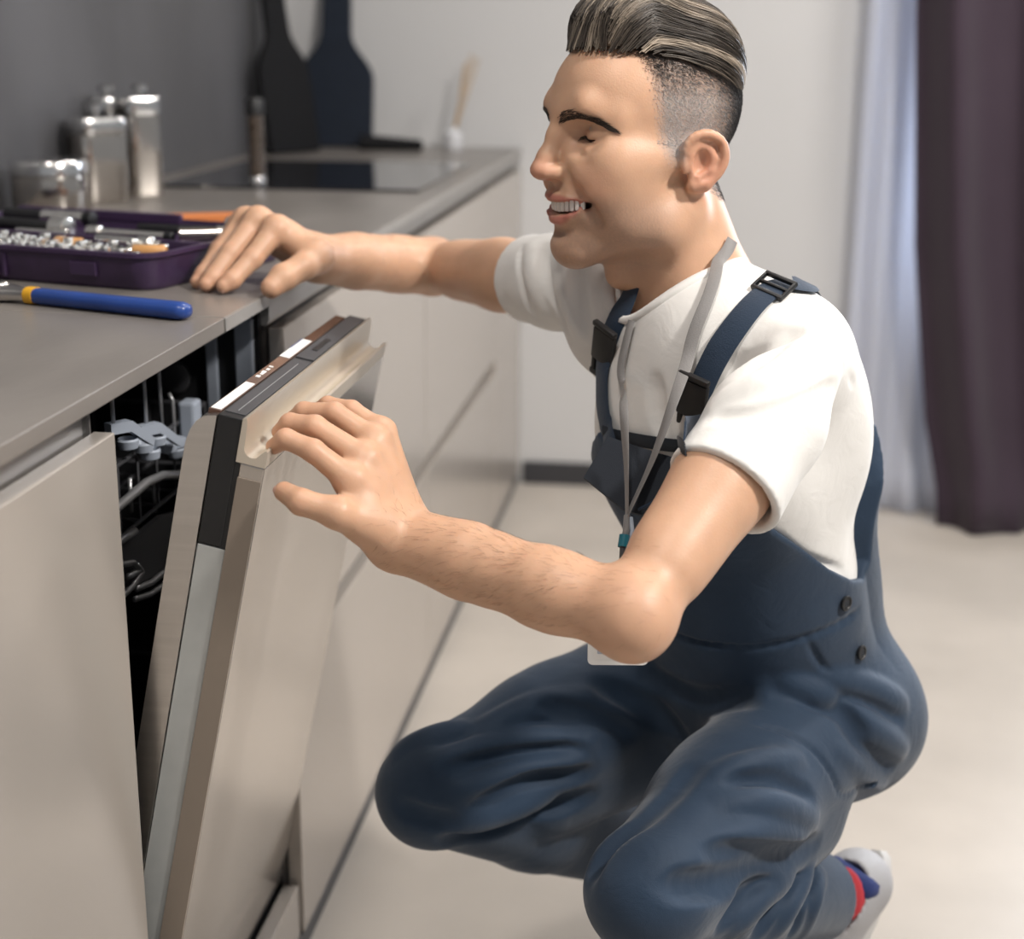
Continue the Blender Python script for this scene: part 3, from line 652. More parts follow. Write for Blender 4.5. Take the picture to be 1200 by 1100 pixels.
EYE = np.array((0.0660, 0.0340, 0.0258))
def build_head():
    s = Sdf()
    s.ell((-0.008, 0, 0.052), (0.092, 0.074, 0.082), 0.01)
    s.ell((0.037, 0, 0.052), (0.057, 0.061, 0.058), 0.02)
    s.ell((0.040, 0, -0.012), (0.052, 0.057, 0.066), 0.025)
    for y in (-1, 1):
        s.cone((-0.012, 0.052*y, -0.050), (0.010, 0.050*y, -0.066), 0.017, 0.016, 0.025)
        s.cone((0.010, 0.050*y, -0.066), (0.076, 0.013*y, -0.085), 0.016, 0.013, 0.025)
        s.ell((0.058, 0.044*y, -0.003), (0.024, 0.018, 0.018), 0.025)
        s.cone((0.055, 0.050*y, 0.002), (0.0, 0.063*y, 0.0), 0.010, 0.008, 0.03)
        s.ell((0.042, 0.043*y, -0.036), (0.032, 0.020, 0.034), 0.03)
        s.ell((0.082, 0.017*y, -0.003), (0.016, 0.014, 0.019), 0.014)
        s.ell((0.074, 0.033*y, -0.024), (0.017, 0.016, 0.016), 0.02)
        s.cone((0.085, 0.010*y, 0.045), (0.078, 0.032*y, 0.050), 0.011, 0.010, 0.016); s.cone((0.078, 0.032*y, 0.050), (0.056, 0.050*y, 0.040), 0.010, 0.009, 0.016)
    s.ell((0.074, 0, -0.045), (0.029, 0.030, 0.027), 0.02)
    s.ell((0.082, 0, -0.083), (0.0165, 0.017, 0.0140), 0.016)
    s.cone((0.02, 0, -0.084), (0.078, 0, -0.086), 0.012, 0.010, 0.03)
    # eye sockets, lids
    for y in (-1, 1):
        s.ell((0.090, 0.0365*y, 0.0265), (0.014, 0.018, 0.0125), 0.014, -1)
    for y in (-1, 1):
        c = np.array(EYE*(1, y, 1), f32)
        def lid(P, c=c, y=y):
            q = P-c; r = np.linalg.norm(q, axis=1)
            up = q@np.array((-0.34, 0.0, -0.94), f32)-0.0002    # upper lid edge: gaze is down
            lo_ = q@np.array((0.30, 0.0, 0.95), f32)+0.0037
            return np.minimum(smax(r-0.0146, up, 0.0015), smax(r-0.0142, lo_, 0.0015))
        s.fn(lid, 0.0035)
        s.chain_own([hh for hh in [(0.0810, 0.024*y, 0.0130), (0.0805, 0.036*y, 0.0115), (0.0720, 0.047*y, 0.0145)]], [0.0025, 0.003, 0.0025], 0.003, 0.006)
    for y in (-1, 1):
        s.chain([(0.0815, 0.022*y, 0.0300), (0.0785, 0.033*y, 0.0322), (0.0700, 0.043*y, 0.0285), (0.063, 0.048*y, 0.022)], [0.0006, 0.0012, 0.0010, 0.0004], 0.003, -1)
        for z0, z1 in ((0.0185, 0.0215), (0.0150, 0.0120), (0.0120, 0.0050)): s.cone((0.0665, 0.0455*y, z0), (0.0560, 0.0530*y, z1), 0.0009, 0.0004, 0.003, -1)
    # nose
    s.chain([(0.089, 0, 0.040), (0.0985, 0, 0.024), (0.108, 0, 0.004), (0.1145, 0, -0.0060)], [0.0075, 0.0066, 0.0076, 0.0080], 0.010)
    s.ell((0.1140, 0, -0.0080), (0.0105, 0.0095, 0.0080), 0.006)
    s.cone((0.113, 0, -0.0110), (0.100, 0, -0.0165), 0.0045, 0.0045, 0.006)
    for y in (-1, 1):
        s.cone((0.111, 0.0075*y, -0.0100), (0.097, 0.0150*y, -0.0100), 0.0062, 0.0070, 0.005)
        s.ell((0.107, 0.0075*y, -0.0175), (0.0055, 0.0032, 0.0034), 0.003, -1)
    # mouth: open smile
    s.ell((0.098, 0, -0.0460), (0.020, 0.0230, 0.0075), 0.004, -1)
    for y in (-1, 1):
        s.cone((0.093, 0.016*y, -0.0455), (0.0800, 0.0310*y, -0.0415), 0.0048, 0.0012, 0.003, -1)
    up = [(0.0850, -0.0335, -0.0380), (0.0955, -0.020, -0.0352), (0.1005, -0.006, -0.0340), (0.1010, 0, -0.0350), (0.1005, 0.006, -0.0340), (0.0955, 0.020, -0.0352), (0.0850, 0.0335, -0.0380)]
    s.chain(up, [0.0018, 0.0032, 0.0040, 0.0038, 0.0040, 0.0032, 0.0018], 0.005)
    lo_ = [(0.0850, -0.0330, -0.0405), (0.0935, -0.021, -0.0515), (0.0960, -0.008, -0.0565), (0.0965, 0, -0.0570), (0.0960, 0.008, -0.0565), (0.0935, 0.021, -0.0515), (0.0850, 0.0330, -0.0405)]
    s.chain(lo_, [0.0018, 0.0040, 0.0050, 0.0052, 0.0050, 0.0040, 0.0018], 0.004)
    s.ell((0.101, 0, -0.0695), (0.0085, 0.017, 0.0050), 0.008, -1)
    s.cone((0.1060, 0, -0.023), (0.1060, 0, -0.030), 0.0022, 0.0024, 0.004, -1)
    for y in (-1, 1):   # smile fold and cheek fullness
        s.chain([(0.0985, 0.0250*y, -0.013), (0.0925, 0.0340*y, -0.026), (0.0825, 0.0395*y, -0.042), (0.074, 0.0415*y, -0.056)], [0.0012, 0.0018, 0.0018, 0.0005], 0.014, -1)
        s.chain([(0.103, 0, -0.0460), (0.0990, 0.016*y, -0.0445), (0.0940, 0.0255*y, -0.0420), (0.0895, 0.0310*y, -0.0400), (0.0840, 0.0345*y, -0.0385)], [0.0066, 0.0064, 0.0064, 0.0038, 0.0006], 0.0015, -1)
        s.chain([(0.082, 0.012*y, -0.0450), (0.076, 0.024*y, -0.0420), (0.072, 0.0300*y, -0.0400)], [0.0075, 0.0062, 0.0040], 0.002, -1)
        s.ell((0.0775, 0.0335*y, -0.0125), (0.0125, 0.0125, 0.009), 0.012)
    # ears
    for y in (-1, 1):
        e = lambda x, o, z: (x-0.003, (0.0700+o)*y, (z-0.035)*0.80+0.024)
        s.ell(e(-0.016, 0.006, 0.003), (0.0165, 0.0055, 0.0275), 0.006, 1)
        hx = lerp_path([e(0.000, 0.004, 0.004), e(0.003, 0.008, 0.018), e(-0.004, 0.012, 0.031), e(-0.018, 0.0160, 0.035), e(-0.031, 0.018, 0.026), e(-0.036, 0.018, 0.008), e(-0.031, 0.0150, -0.010), e(-0.020, 0.010, -0.024)], 18)
        s.chain_own(hx, np.interp(np.arange(18), [0, 5, 12, 17], [0.0028, 0.0036, 0.0038, 0.0046]), 0.004, 0.004)
        s.ell(e(-0.017, 0.0105, 0.008), (0.0160, 0.0050, 0.0215), 0.005, 1)
        s.cone(e(-0.019, 0.009, -0.024), e(-0.008, 0.006, -0.026), 0.0062, 0.0055, 0.006)
        s.ell(e(-0.013, 0.0160, -0.001), (0.0100, 0.0095, 0.0150), 0.004, -1)
        s.chain_own([e(-0.022, 0.012, 0.020), e(-0.027, 0.013, 0.006), e(-0.023, 0.012, -0.008), e(-0.012, 0.010, -0.016)], [0.003, 0.0032, 0.003, 0.0028], 0.003, 0.004)
        s.ell(e(0.002, 0.0065, -0.002), (0.0035, 0.0040, 0.0070), 0.004)
        s.cone(e(-0.010, 0.0195, 0.0245), e(-0.026, 0.0205, 0.020), 0.0030, 0.0030, 0.004, -1)
    return s
HEAD = build_head()
NB = at(818, 330, 1.565)                            # base of the neck
def neck_sdf():
    s = Sdf()
    a = hw((-0.020, 0, -0.028)); 
    s.cone(a, NB, 0.050, 0.053, 0.02)
    s.cone(hw((0.004, 0, -0.065)), NB+Fd*0.022-U_*0.03, 0.036, 0.040, 0.03)
    for y in (-1, 1):
        s.cone(hw((-0.022, 0.054*y, -0.040)), NB+Fd*0.052-U_*0.030-Rt*0.018*y, 0.010, 0.010, 0.022)
        s.cone(NB-U_*0.02, TW(-0.10*y, -0.02, -0.03), 0.034, 0.026, 0.04)
    s.ball(hw((0.030, 0, -0.118)), 0.013, 0.02)
    return s
NECK = neck_sdf()
def head_neck(P): return smin(HEAD(to_h(P)), NECK(P), 0.022)

# ---- arms and hands
HL = dict(i=[at(410, 562, 1.345), at(367, 528, 1.340), at(335, 514, 1.345), at(321, 523, 1.355)],
          m=[at(426, 538, 1.362), at(369, 500, 1.362), at(340, 496, 1.372), at(328, 506, 1.380)],
          r=[at(438, 516, 1.382), at(392, 484, 1.388), at(356, 482, 1.398), at(343, 490, 1.405)],
          p=[at(446, 505, 1.402), at(412, 480, 1.412), at(384, 474, 1.422), at(370, 480, 1.430)],
          t=[at(440, 618, 1.352), at(396, 601, 1.325), at(353, 588, 1.325), at(333, 576, 1.338)])
HRt = dict(i=[at(324, 268, 1.735), at(296, 303, 1.715), at(272, 328, 1.700), at(262, 335, 1.695)],
           m=[at(302, 258, 1.750), at(271, 296, 1.727), at(250, 325, 1.712), at(242, 333, 1.706)],
           r=[at(288, 258, 1.772), at(259, 294, 1.750), at(239, 321, 1.736), at(231, 330, 1.731)],
           p=[at(281, 263, 1.80), at(256, 292, 1.785), at(244, 312, 1.775), at(238, 319, 1.772)],
           t=[at(372, 300, 1.730), at(356, 312, 1.705), at(332, 325, 1.690), at(318, 337, 1.680)])
HRt = {q: [CAM+(p-CAM)*(1.0+0.040/1.72) for p in P] for q, P in HRt.items()}
def hand(s, Hd, wr, el):
    g = 1.16 if Hd is HRt else 1.0
    rr = dict(i=(0.0122, 0.0100, 0.0088, 0.0072), m=(0.0125, 0.0102, 0.0090, 0.0074), r=(0.0120, 0.0097, 0.0085, 0.0070), p=(0.0108, 0.0085, 0.0075, 0.0062))
    rr = {q: tuple(g*x for x in v) for q, v in rr.items()}; wr = np.asarray(wr); ax = nrm(wr-np.asarray(el))
    for q, k in (('i', 0.0155), ('m', 0.016), ('r', 0.0155), ('p', 0.0145)):
        s.cone(wr+(Hd[q][0]-Hd['m'][0])*0.38, Hd[q][0]-0.004*nrm(Hd[q][0]-wr), 0.0185, k, 0.016)
    s.cone(wr+ax*0.01, Hd['t'][0], 0.018, 0.0165, 0.018)
    s.cone(Hd['t'][0], Hd['t'][1], 0.0165, 0.0138, 0.014)
    mid = (np.asarray(Hd['t'][0])+Hd['i'][0])/2
    s.cone(Hd['t'][0]*0.6+Hd['t'][1]*0.4, Hd['i'][0]*0.75+wr*0.25, 0.011, 0.012, 0.016)
    for q in 'imrp':
        P = Hd[q]; r = rr[q]; s.chain_own([P[0], P[1], P[2], P[3]], r, 0.004, 0.006)
        s.ball(P[0]+0.001*nrm(P[0]-wr), r[0]*1.02, 0.008)
    kn = np.cross(Hd['i'][0]-Hd['p'][0], Hd['m'][0]-wr); kn = nrm(kn); tipd = (Hd['m'][3]-Hd['m'][0]); kn = kn if kn@tipd < 0 else -kn
    for q in 'imrp': s.cone(wr*0.35+Hd[q][0]*0.65+kn*0.0120, Hd[q][0]+kn*0.0095, 0.0030, 0.0042, 0.007)
    P = Hd['t']; s.chain_own([P[1], P[2], P[3]], (0.0128*g, 0.0114*g*g, 0.0090*g*g), 0.004, 0.008)
    return s
def arm(sh, el, wr, Hd, bend):
    s = Sdf(); sh, el, wr = map(np.asarray, (sh, el, wr)); u = nrm(el-sh); f = nrm(wr-el)
    out = nrm(u-f)                                    # elbow tip direction
    s.cone(sh, sh+(el-sh)*0.5, 0.027, 0.033, 0.03)
    s.cone(sh+(el-sh)*0.45, el-u*0.02, 0.034, 0.029, 0.03)
    s.cone(sh+(el-sh)*0.52-out*0.010, sh+(el-sh)*0.78-out*0.008, 0.028, 0.024, 0.03)      # biceps
    s.cone(sh+(el-sh)*0.50+out*0.010, sh+(el-sh)*0.8+out*0.008, 0.028, 0.023, 0.03)       # triceps
    s.ball(el+out*0.002, 0.027, 0.03); s.ball(el+out*0.015, 0.018, 0.025)
    s.cone(el, el+(wr-el)*0.35, 0.0270, 0.0295, 0.03)
    s.cone(el+(wr-el)*0.3, el+(wr-el)*0.65, 0.0295, 0.0255, 0.03)
    s.cone(el+(wr-el)*0.6, wr, 0.0265, 0.0220, 0.03)
    sd = nrm(np.cross(u, f))
    s.cone(el+(wr-el)*0.72, wr+f*0.004, 0.024, 0.019, 0.02)
    for g in (-1, 1): s.cone(el+(wr-el)*0.7, wr+bend*g*0.010, 0.022, 0.0175, 0.02)
    return hand(s, Hd, wr, el)
def spread(Hd): return nrm(Hd['i'][0]-Hd['p'][0])
ARML = arm(J['shL'], J['elL'], J['wrL'], HL, spread(HL)); ARMR = arm(J['shR'], J['elR'], J['wrR'], HRt, spread(HRt))
# ---- torso (under the shirt)
def torso(inf):
    s = Sdf()
    s.ell(TW(-0.021, 0.0, -0.17), (0.118+inf, 0.100+inf, 0.21+inf), 0.03, 1, RT3)
    s.cone(TW(-0.108, -0.010, -0.035), TW(0.115, -0.012, -0.035), 0.046+inf, 0.050+inf, 0.05)
    for y in (-1, 1):
        s.ell(TW(0.046*y-0.022, 0.044, -0.125), (0.064+inf, 0.050+inf, 0.075+inf), 0.04, 1, RT3)
        s.ell(TW(0.068*y, -0.055, -0.115), (0.078+inf, 0.055+inf, 0.115+inf), 0.04, 1, RT3)
        s.cone(NB-U_*0.025, TW(0.110*y, -0.018, -0.018), 0.036+inf, 0.037+inf, 0.04)
    s.ell(TW(-0.026, 0.000, -0.36), (0.110+inf, 0.096+inf, 0.16+inf), 0.05, 1, RT3)
    return s
# ---------------------------------------------------------------- skin material
def skin_mat():
    m, N, L, P = new_mat('skin')
    a = N.new('ShaderNodeVertexColor'); a.layer_name = 'tint'
    tc = N.new('ShaderNodeTexCoord'); n = N.new('ShaderNodeTexNoise'); n.inputs['Scale'].default_value = 45; n.inputs['Detail'].default_value = 5
    L.new(tc.outputs['Object'], n.inputs['Vector'])
    mr = N.new('ShaderNodeMapRange'); mr.inputs[3].default_value = 0.90; mr.inputs[4].default_value = 1.10; L.new(n.outputs[0], mr.inputs[0])
    mx = N.new('ShaderNodeMix'); mx.data_type = 'RGBA'; mx.blend_type = 'MULTIPLY'; mx.inputs[0].default_value = 1
    L.new(a.outputs[0], mx.inputs[6]); L.new(mr.outputs[0], mx.inputs[7]); L.new(mx.outputs[2], P.inputs['Base Color'])
    P.inputs['Roughness'].default_value = 0.46; P.inputs['Specular IOR Level'].default_value = 0.42
    P.inputs['Subsurface Weight'].default_value = 0.25; P.inputs['Subsurface Radius'].default_value = (0.012, 0.005, 0.0025); P.inputs['Subsurface Scale'].default_value = 0.6
    n2 = N.new('ShaderNodeTexNoise'); n2.inputs['Scale'].default_value = 550; n2.inputs['Detail'].default_value = 2; L.new(tc.outputs['Object'], n2.inputs['Vector'])
    b = N.new('ShaderNodeBump'); b.inputs['Strength'].default_value = 0.18; b.inputs['Distance'].default_value = 0.0008
    L.new(n2.outputs[0], b.inputs['Height']); L.new(b.outputs[0], P.inputs['Normal'])
    return m
M['skin'] = skin_mat()
def tint_mat(name, rough, spec=0.4, aniso=0.0):
    m, N, L, P = new_mat(name); a = N.new('ShaderNodeVertexColor'); a.layer_name = 'tint'
    L.new(a.outputs[0], P.inputs['Base Color']); P.inputs['Roughness'].default_value = rough; P.inputs['Specular IOR Level'].default_value = spec
    return m
M['hair'] = tint_mat('hair', 0.42, 0.5)
def fabric(name, col, rough, weave, var, fine, wr=0.10):
    m, N, L, P = new_mat(name); tc = N.new('ShaderNodeTexCoord')
    n = N.new('ShaderNodeTexNoise'); n.inputs['Scale'].default_value = 7; n.inputs['Detail'].default_value = 5; L.new(tc.outputs['Object'], n.inputs['Vector'])
    r = N.new('ShaderNodeValToRGB'); r.color_ramp.elements[0].position = 0.3; r.color_ramp.elements[1].position = 0.72
    r.color_ramp.elements[0].color = (*[c*(1-var) for c in col], 1); r.color_ramp.elements[1].color = (*[min(1, c*(1+var)) for c in col], 1)
    L.new(n.outputs[0], r.inputs[0]); L.new(r.outputs[0], P.inputs['Base Color'])
    P.inputs['Roughness'].default_value = rough; P.inputs['Specular IOR Level'].default_value = 0.25; P.inputs['Sheen Weight'].default_value = 0.15; P.inputs['Sheen Roughness'].default_value = 0.5
    n2 = N.new('ShaderNodeTexNoise'); n2.inputs['Scale'].default_value = weave; n2.inputs['Detail'].default_value = 2; L.new(tc.outputs['Object'], n2.inputs['Vector'])
    n3 = N.new('ShaderNodeTexNoise'); n3.inputs['Scale'].default_value = 28; n3.inputs['Detail'].default_value = 3; n3.inputs['Distortion'].default_value = 0.8; L.new(tc.outputs['Object'], n3.inputs['Vector'])
    b = N.new('ShaderNodeBump'); b.inputs['Strength'].default_value = fine; b.inputs['Distance'].default_value = 0.001; L.new(n2.outputs[0], b.inputs['Height'])
    b2 = N.new('ShaderNodeBump'); b2.inputs['Strength'].default_value = wr; b2.inputs['Distance'].default_value = 0.006; L.new(n3.outputs[0], b2.inputs['Height']); L.new(b.outputs[0], b2.inputs['Normal'])
    L.new(b2.outputs[0], P.inputs['Normal']); return m
M['tshirt'] = fabric('white_jersey', (0.74, 0.72, 0.69), 0.8, 900, 0.02, 0.12, 0.24)
M['denim'] = fabric('navy_workwear_twill', (0.016, 0.033, 0.062), 0.66, 1100, 0.16, 0.3, 0.24)
M['denim_dark'] = fabric('navy_twill_flap', (0.012, 0.016, 0.024), 0.72, 1100, 0.1, 0.3, 0.05)
M['strap'] = fabric('navy_webbing', (0.016, 0.030, 0.055), 0.65, 700, 0.1, 0.4, 0.02)
M['lanyard'] = fabric('grey_lanyard_tape', (0.20, 0.19, 0.185), 0.5, 800, 0.05, 0.3, 0.02)
M['teal'] = mat('teal_crimp', (0.01, 0.14, 0.19), 0.35, var=0.05)
M['eye'] = mat('eyeball', (0.50, 0.46, 0.43), 0.12, var=0.04)
M['iris'] = mat('dark_iris', (0.03, 0.018, 0.010), 0.1, var=0.2)
M['lash'] = mat('dark_lashes', (0.022, 0.013, 0.009), 0.5, var=0.2)
M['nail'] = mat('finger_nail', (0.60, 0.36, 0.29), 0.25, var=0.04)
M['teeth'] = mat('teeth', (0.78, 0.75, 0.70), 0.22, var=0.03)
M['mouth'] = mat('mouth_inside', (0.10, 0.022, 0.02), 0.5, var=0.1)
M['shoe'] = mat('grey_white_canvas', (0.34, 0.335, 0.345), 0.6, var=0.03, bump=0.3, bscale=400)
M['lining'] = mat('tan_lining', (0.42, 0.28, 0.19), 0.8, var=0.05)
M['sole'] = mat('white_rubber', (0.50, 0.49, 0.48), 0.5, var=0.03)
M['sock_red'] = mat('red_sock', (0.42, 0.030, 0.040), 0.85, var=0.08, bump=0.3, bscale=600)
M['sock_blue'] = mat('blue_sock', (0.012, 0.024, 0.11), 0.85, var=0.08, bump=0.3, bscale=600)
M['card'] = mat('white_card', (0.72, 0.70, 0.67), 0.4, var=0.02)
M['clear'] = mat('clear_badge_sleeve', (0.75, 0.74, 0.72), 0.15, var=0.02, coat=0.5)

# ---------------------------------------------------------------- the man
man = empty('person', (0.52, 1.62, 0.0), 'crouching man in white t-shirt and navy bib overalls pulling open the dishwasher door', 'person')
SKIN = np.array((0.57, 0.340, 0.220))
def mixc(c, t, w): return c*(1-w[:, None])+np.asarray(t)[None]*w[:, None]
def bump_at(P, c, r): return np.clip(1-np.linalg.norm((P-np.asarray(c, f32))/np.asarray(r, f32), axis=1), 0, 1)**0.8
def head_tint(V):
    q = to_h(V); a = q.copy(); a[:, 1] = np.abs(a[:, 1]); c = np.tile(SKIN, (len(V), 1))
    red = (0.52, 0.225, 0.155)
    c = mixc(c, red, 0.75*bump_at(a, (0.120, 0, -0.012), (0.03, 0.024, 0.024)))
    c = mixc(c, red, 0.6*bump_at(a, (0.072, 0.040, -0.020), (0.03, 0.03, 0.03)))
    c = mixc(c, (0.56, 0.21, 0.14), 0.55*bump_at(a, (-0.022, 0.085, -0.008), (0.034, 0.024, 0.05)))
    c = mixc(c, (0.50, 0.25, 0.17), 0.35*bump_at(a, (0.09, 0.03, 0.02), (0.02, 0.025, 0.016)))
    # stubble area
    nz = 0.5+0.5*np.sin(a[:, 0]*1900+np.sin(a[:, 2]*1500)*2)*np.sin(a[:, 2]*2100+np.sin(a[:, 1]*1700)*2)
    st = np.clip((-0.024-a[:, 2])/0.02, 0, 1)*np.clip((a[:, 0]+0.005)/0.03, 0, 1)*np.clip((a[:, 2]+0.125)/0.02, 0, 1)
    lipz = bump_at(a, (0.095, 0, -0.046), (0.03, 0.035, 0.022))
    c = mixc(c, (0.30, 0.200, 0.155), st*(0.34+0.26*nz)*(1-np.clip(lipz*2, 0, 1)))
    # lips
    for pts, z0, wd in (((0.100, -0.0415), 0, 0.0042), ((0.096, -0.0620), 0, 0.0055)):
        zc = -0.0345-0.13*a[:, 1]*(a[:, 1]/0.032) if pts[1] > -0.05 else -0.0575+0.0150*(a[:, 1]/0.032)**2
        w = np.clip(1.2-np.abs(q[:, 2]-zc)/wd, 0, 1)*np.clip((0.0325-a[:, 1])/0.004, 0, 1)*np.clip((q[:, 0]-0.074)/0.004, 0, 1)
        c = mixc(c, (0.46, 0.155, 0.125), 0.8*np.clip(w*1.6, 0, 1))
    w = np.clip((0.0955-q[:, 0]-0.10*a[:, 1])/0.004, 0, 1)*bump_at(a, (0.085, 0, -0.0455), (0.03, 0.030, 0.0085)); c = mixc(c, (0.08, 0.02, 0.018), np.clip(w*3, 0, 1)*(a[:, 1] < 0.027))
    # scalp tinted with the cropped hair's own grey and dark colour
    hl = hair_zone(a, 0.016)*np.clip(1.6-1.6*bump_at(a, (-0.016, 0.090, 0.0), (0.034, 0.015, 0.05))*2.5, 0, 1); sp_ = 0.5+0.5*np.sin(a[:, 0]*1700+2*np.sin(a[:, 2]*900))*np.sin(a[:, 2]*1300+2*np.sin(a[:, 0]*1100)); hl = hl*(0.65+0.35*sp_); gz_ = np.clip((-0.03-a[:, 0])/0.05, 0, 1)+np.clip((a[:, 2]-0.055)/0.035, 0, 1); c = mixc(c, (0.31, 0.28, 0.27), 0.95*hl*np.clip(1-gz_, 0, 1)); c = mixc(c, (0.05, 0.042, 0.040), 0.8*hl*np.clip(gz_, 0, 1))
    return c
def hairline(a):
    """height of the hair edge as a function of the front coordinate (head frame)"""
    x = a[:, 0]
    return np.interp(x, [-0.12, -0.080, -0.062, -0.050, -0.040, -0.014, -0.004, 0.010, 0.016, 0.021, 0.026, 0.032, 0.050, 0.10],
                     [-0.048, -0.046, -0.042, -0.034, -0.005, 0.010, -0.004, -0.006, 0.008, 0.045, 0.080, 0.098, 0.104, 0.104])
def hair_zone(a, soft=0.008):
    return np.mean([np.clip((a[:, 2]-hairline(a+np.array((dx, 0, 0), f32)))/soft+0.3, 0, 1) for dx in (-0.008, -0.005, -0.0025, 0, 0.002, 0.004)], 0)
def arm_tint(V, Hd, el, wr):
    c = np.tile(SKIN, (len(V), 1)); d = np.full(len(V), 9.0)
    for q in 'imrpt':
        for k in (1, 2, 3) if q != 't' else (2, 3):
            r = 0.011
            w = np.clip(1-np.linalg.norm(V-Hd[q][k].astype(f32), axis=1)/(r*1.5), 0, 1)
            c = mixc(c, (0.53, 0.25, 0.165), 0.40*w)
        c = mixc(c, (0.54, 0.27, 0.18), 0.30*np.clip(1-np.linalg.norm(V-Hd[q][0].astype(f32), axis=1)/0.018, 0, 1))
    c = mixc(c, (0.52, 0.27, 0.18), 0.35*np.clip(1-np.linalg.norm(V-el.astype(f32), axis=1)/0.06, 0, 1))
    return c
pieces = []
def add_piece(V, Q, c): pieces.append((V, Q, c))
lo = HO-0.17; hi = HO+0.19; lo[2] = min(NB[2], SM[2])-0.05
V, Q = surface(lambda P: smax(head_neck(P), ((SM[2]-0.03)-P[:, 2]).astype(f32), 0.002), lo, hi, 0.0016)
add_piece(V, Q, head_tint(V))
def box_of(*pts, pad=0.07): A = np.array(pts); return A.min(0)-pad, A.max(0)+pad
for S_, Hd, sh, el, wr in ((ARML, HL, J['shL'], J['elL'], J['wrL']), (ARMR, HRt, J['shR'], J['elR'], J['wrR'])):
    lo, hi = box_of(sh, el, wr, *[p for q in 'imrpt' for p in Hd[q]])
    V, Q = surface(S_, lo, hi, 0.0019); add_piece(V, Q, arm_tint(V, Hd, el, wr))
def under(P):
    d = smin(torso(-0.016)(P), d_cone(P, J['shL']-U_*0.02, J['shR']-U_*0.02, 0.016, 0.016), 0.01)
    d = smin(d, d_ell(P, TW(0, 0, -0.45), (0.125, 0.085, 0.10), RT3), 0.04)
    for a, b, c_ in (('hipL', 'knL', 'anL'), ('hipR', 'knR', 'anR')):
        d = smin(d, d_cone(P, J[a], J[b], 0.055, 0.036), 0.03); d = smin(d, d_cone(P, J[b], J[c_], 0.034, 0.030), 0.02)
    return d
lo, hi = box_of(*[J[k] for k in ('shL', 'shR', 'hipL', 'hipR', 'knL', 'knR', 'anL', 'anR')], pad=0.14)
V, Q = surface(under, lo, hi, 0.008, refine=0); add_piece(V, Q, np.tile(SKIN, (len(V), 1)))
n0 = 0; Vs = []; Qs = []; Cs = []
for V, Q, c in pieces: Vs.append(V); Qs.append(Q+n0); Cs.append(c); n0 += len(V)
body = quads_obj('body', np.concatenate(Vs), np.concatenate(Qs), M['skin'], man, np.concatenate(Cs))

# ---- finger nails
for Hd, qs in ((HL, 't'), (HRt, 'imrt')):
    for q in qs:
        P = Hd[q]; b_ = nrm(P[3]-P[2]); a_ = nrm(P[2]-P[1]); up_ = nrm(a_-b_*(a_@b_)+1e-6); sd_ = np.cross(b_, up_); r = 0.0072 if q != 't' else 0.0088
        q4 = Matrix(np.stack([b_, sd_, up_], 1).tolist()).to_4x4(); q4.translation = Vector(P[3]+up_*(r*0.72)+b_*0.0015)
        V = []; F = []
        for i in range(7):
            th = PI/2*i/6*0.98
            for k in range(14): V.append(q4 @ Vector((0.0062*math.sin(th)*math.cos(2*PI*k/14), 0.0052*math.sin(th)*math.sin(2*PI*k/14), 0.0022*math.cos(th)-0.35*(0.0052*math.sin(th)*math.sin(2*PI*k/14))**2/0.0072)))
        for i in range(6):
            for k in range(14): F.append((i*14+k, (i+1)*14+k, (i+1)*14+(k+1) % 14, i*14+(k+1) % 14))
        MB().add(V, F).build('nail', M['nail'], man, smooth=True)
# ---- eyes, lashes, brows, teeth
for y in (1, -1):
    c = hw(EYE*(1, y, 1)); gz = nrm(HR@np.array((0.86, -0.06*y, -0.50)))
    q = Vector(gz).to_track_quat('Z', 'Y').to_matrix().to_4x4()
    ey_ = MB().lathe([(0.0129*math.sin(t), -0.0129*math.cos(t)) for t in np.linspace(0.02, PI-0.02, 20)], c, 28, q).build('eye', M['eye'], man, smooth=True)
    MB().lathe([(0.0131*math.sin(t), 0.0131*math.cos(t)) for t in np.linspace(0.46, 0.01, 6)], c, 24, q).build('iris', M['iris'], ey_, smooth=True)
    ls = MB(); lid_ = [(0.0825, 0.0220*y, 0.0222), (0.0810, 0.0270*y, 0.0236), (0.0765, 0.0345*y, 0.0226), (0.0705, 0.0400*y, 0.0198), (0.0635, 0.0440*y, 0.0165)]
    X = lerp_path(lid_, 24).astype(f32)
    for _ in range(6): X = X-grad(HEAD, X, 0.001)*(HEAD(X)-0.0002)[:, None]*0.9
    for _ in range(5): X[1:-1] = (X[:-2]+2*X[1:-1]+X[2:])/4
    ls.tube([hw(p) for p in X], 0.0003+0.0014*np.sin(np.linspace(0.15, PI-0.1, 24))**0.7, 6)
    for i in range(30):
        p = X[min(23, int(i*0.8))].astype(float); dr = np.array((0.65, (0.15+0.02*i)*y, -0.62))
        ls.tube([hw(p), hw(p+dr*0.0028), hw(p+dr*0.0052+np.array((0, 0, 0.0009)))], [0.00035, 0.0003, 0.0001], 4)
    ls.build('eyelashes', M['lash'], man)
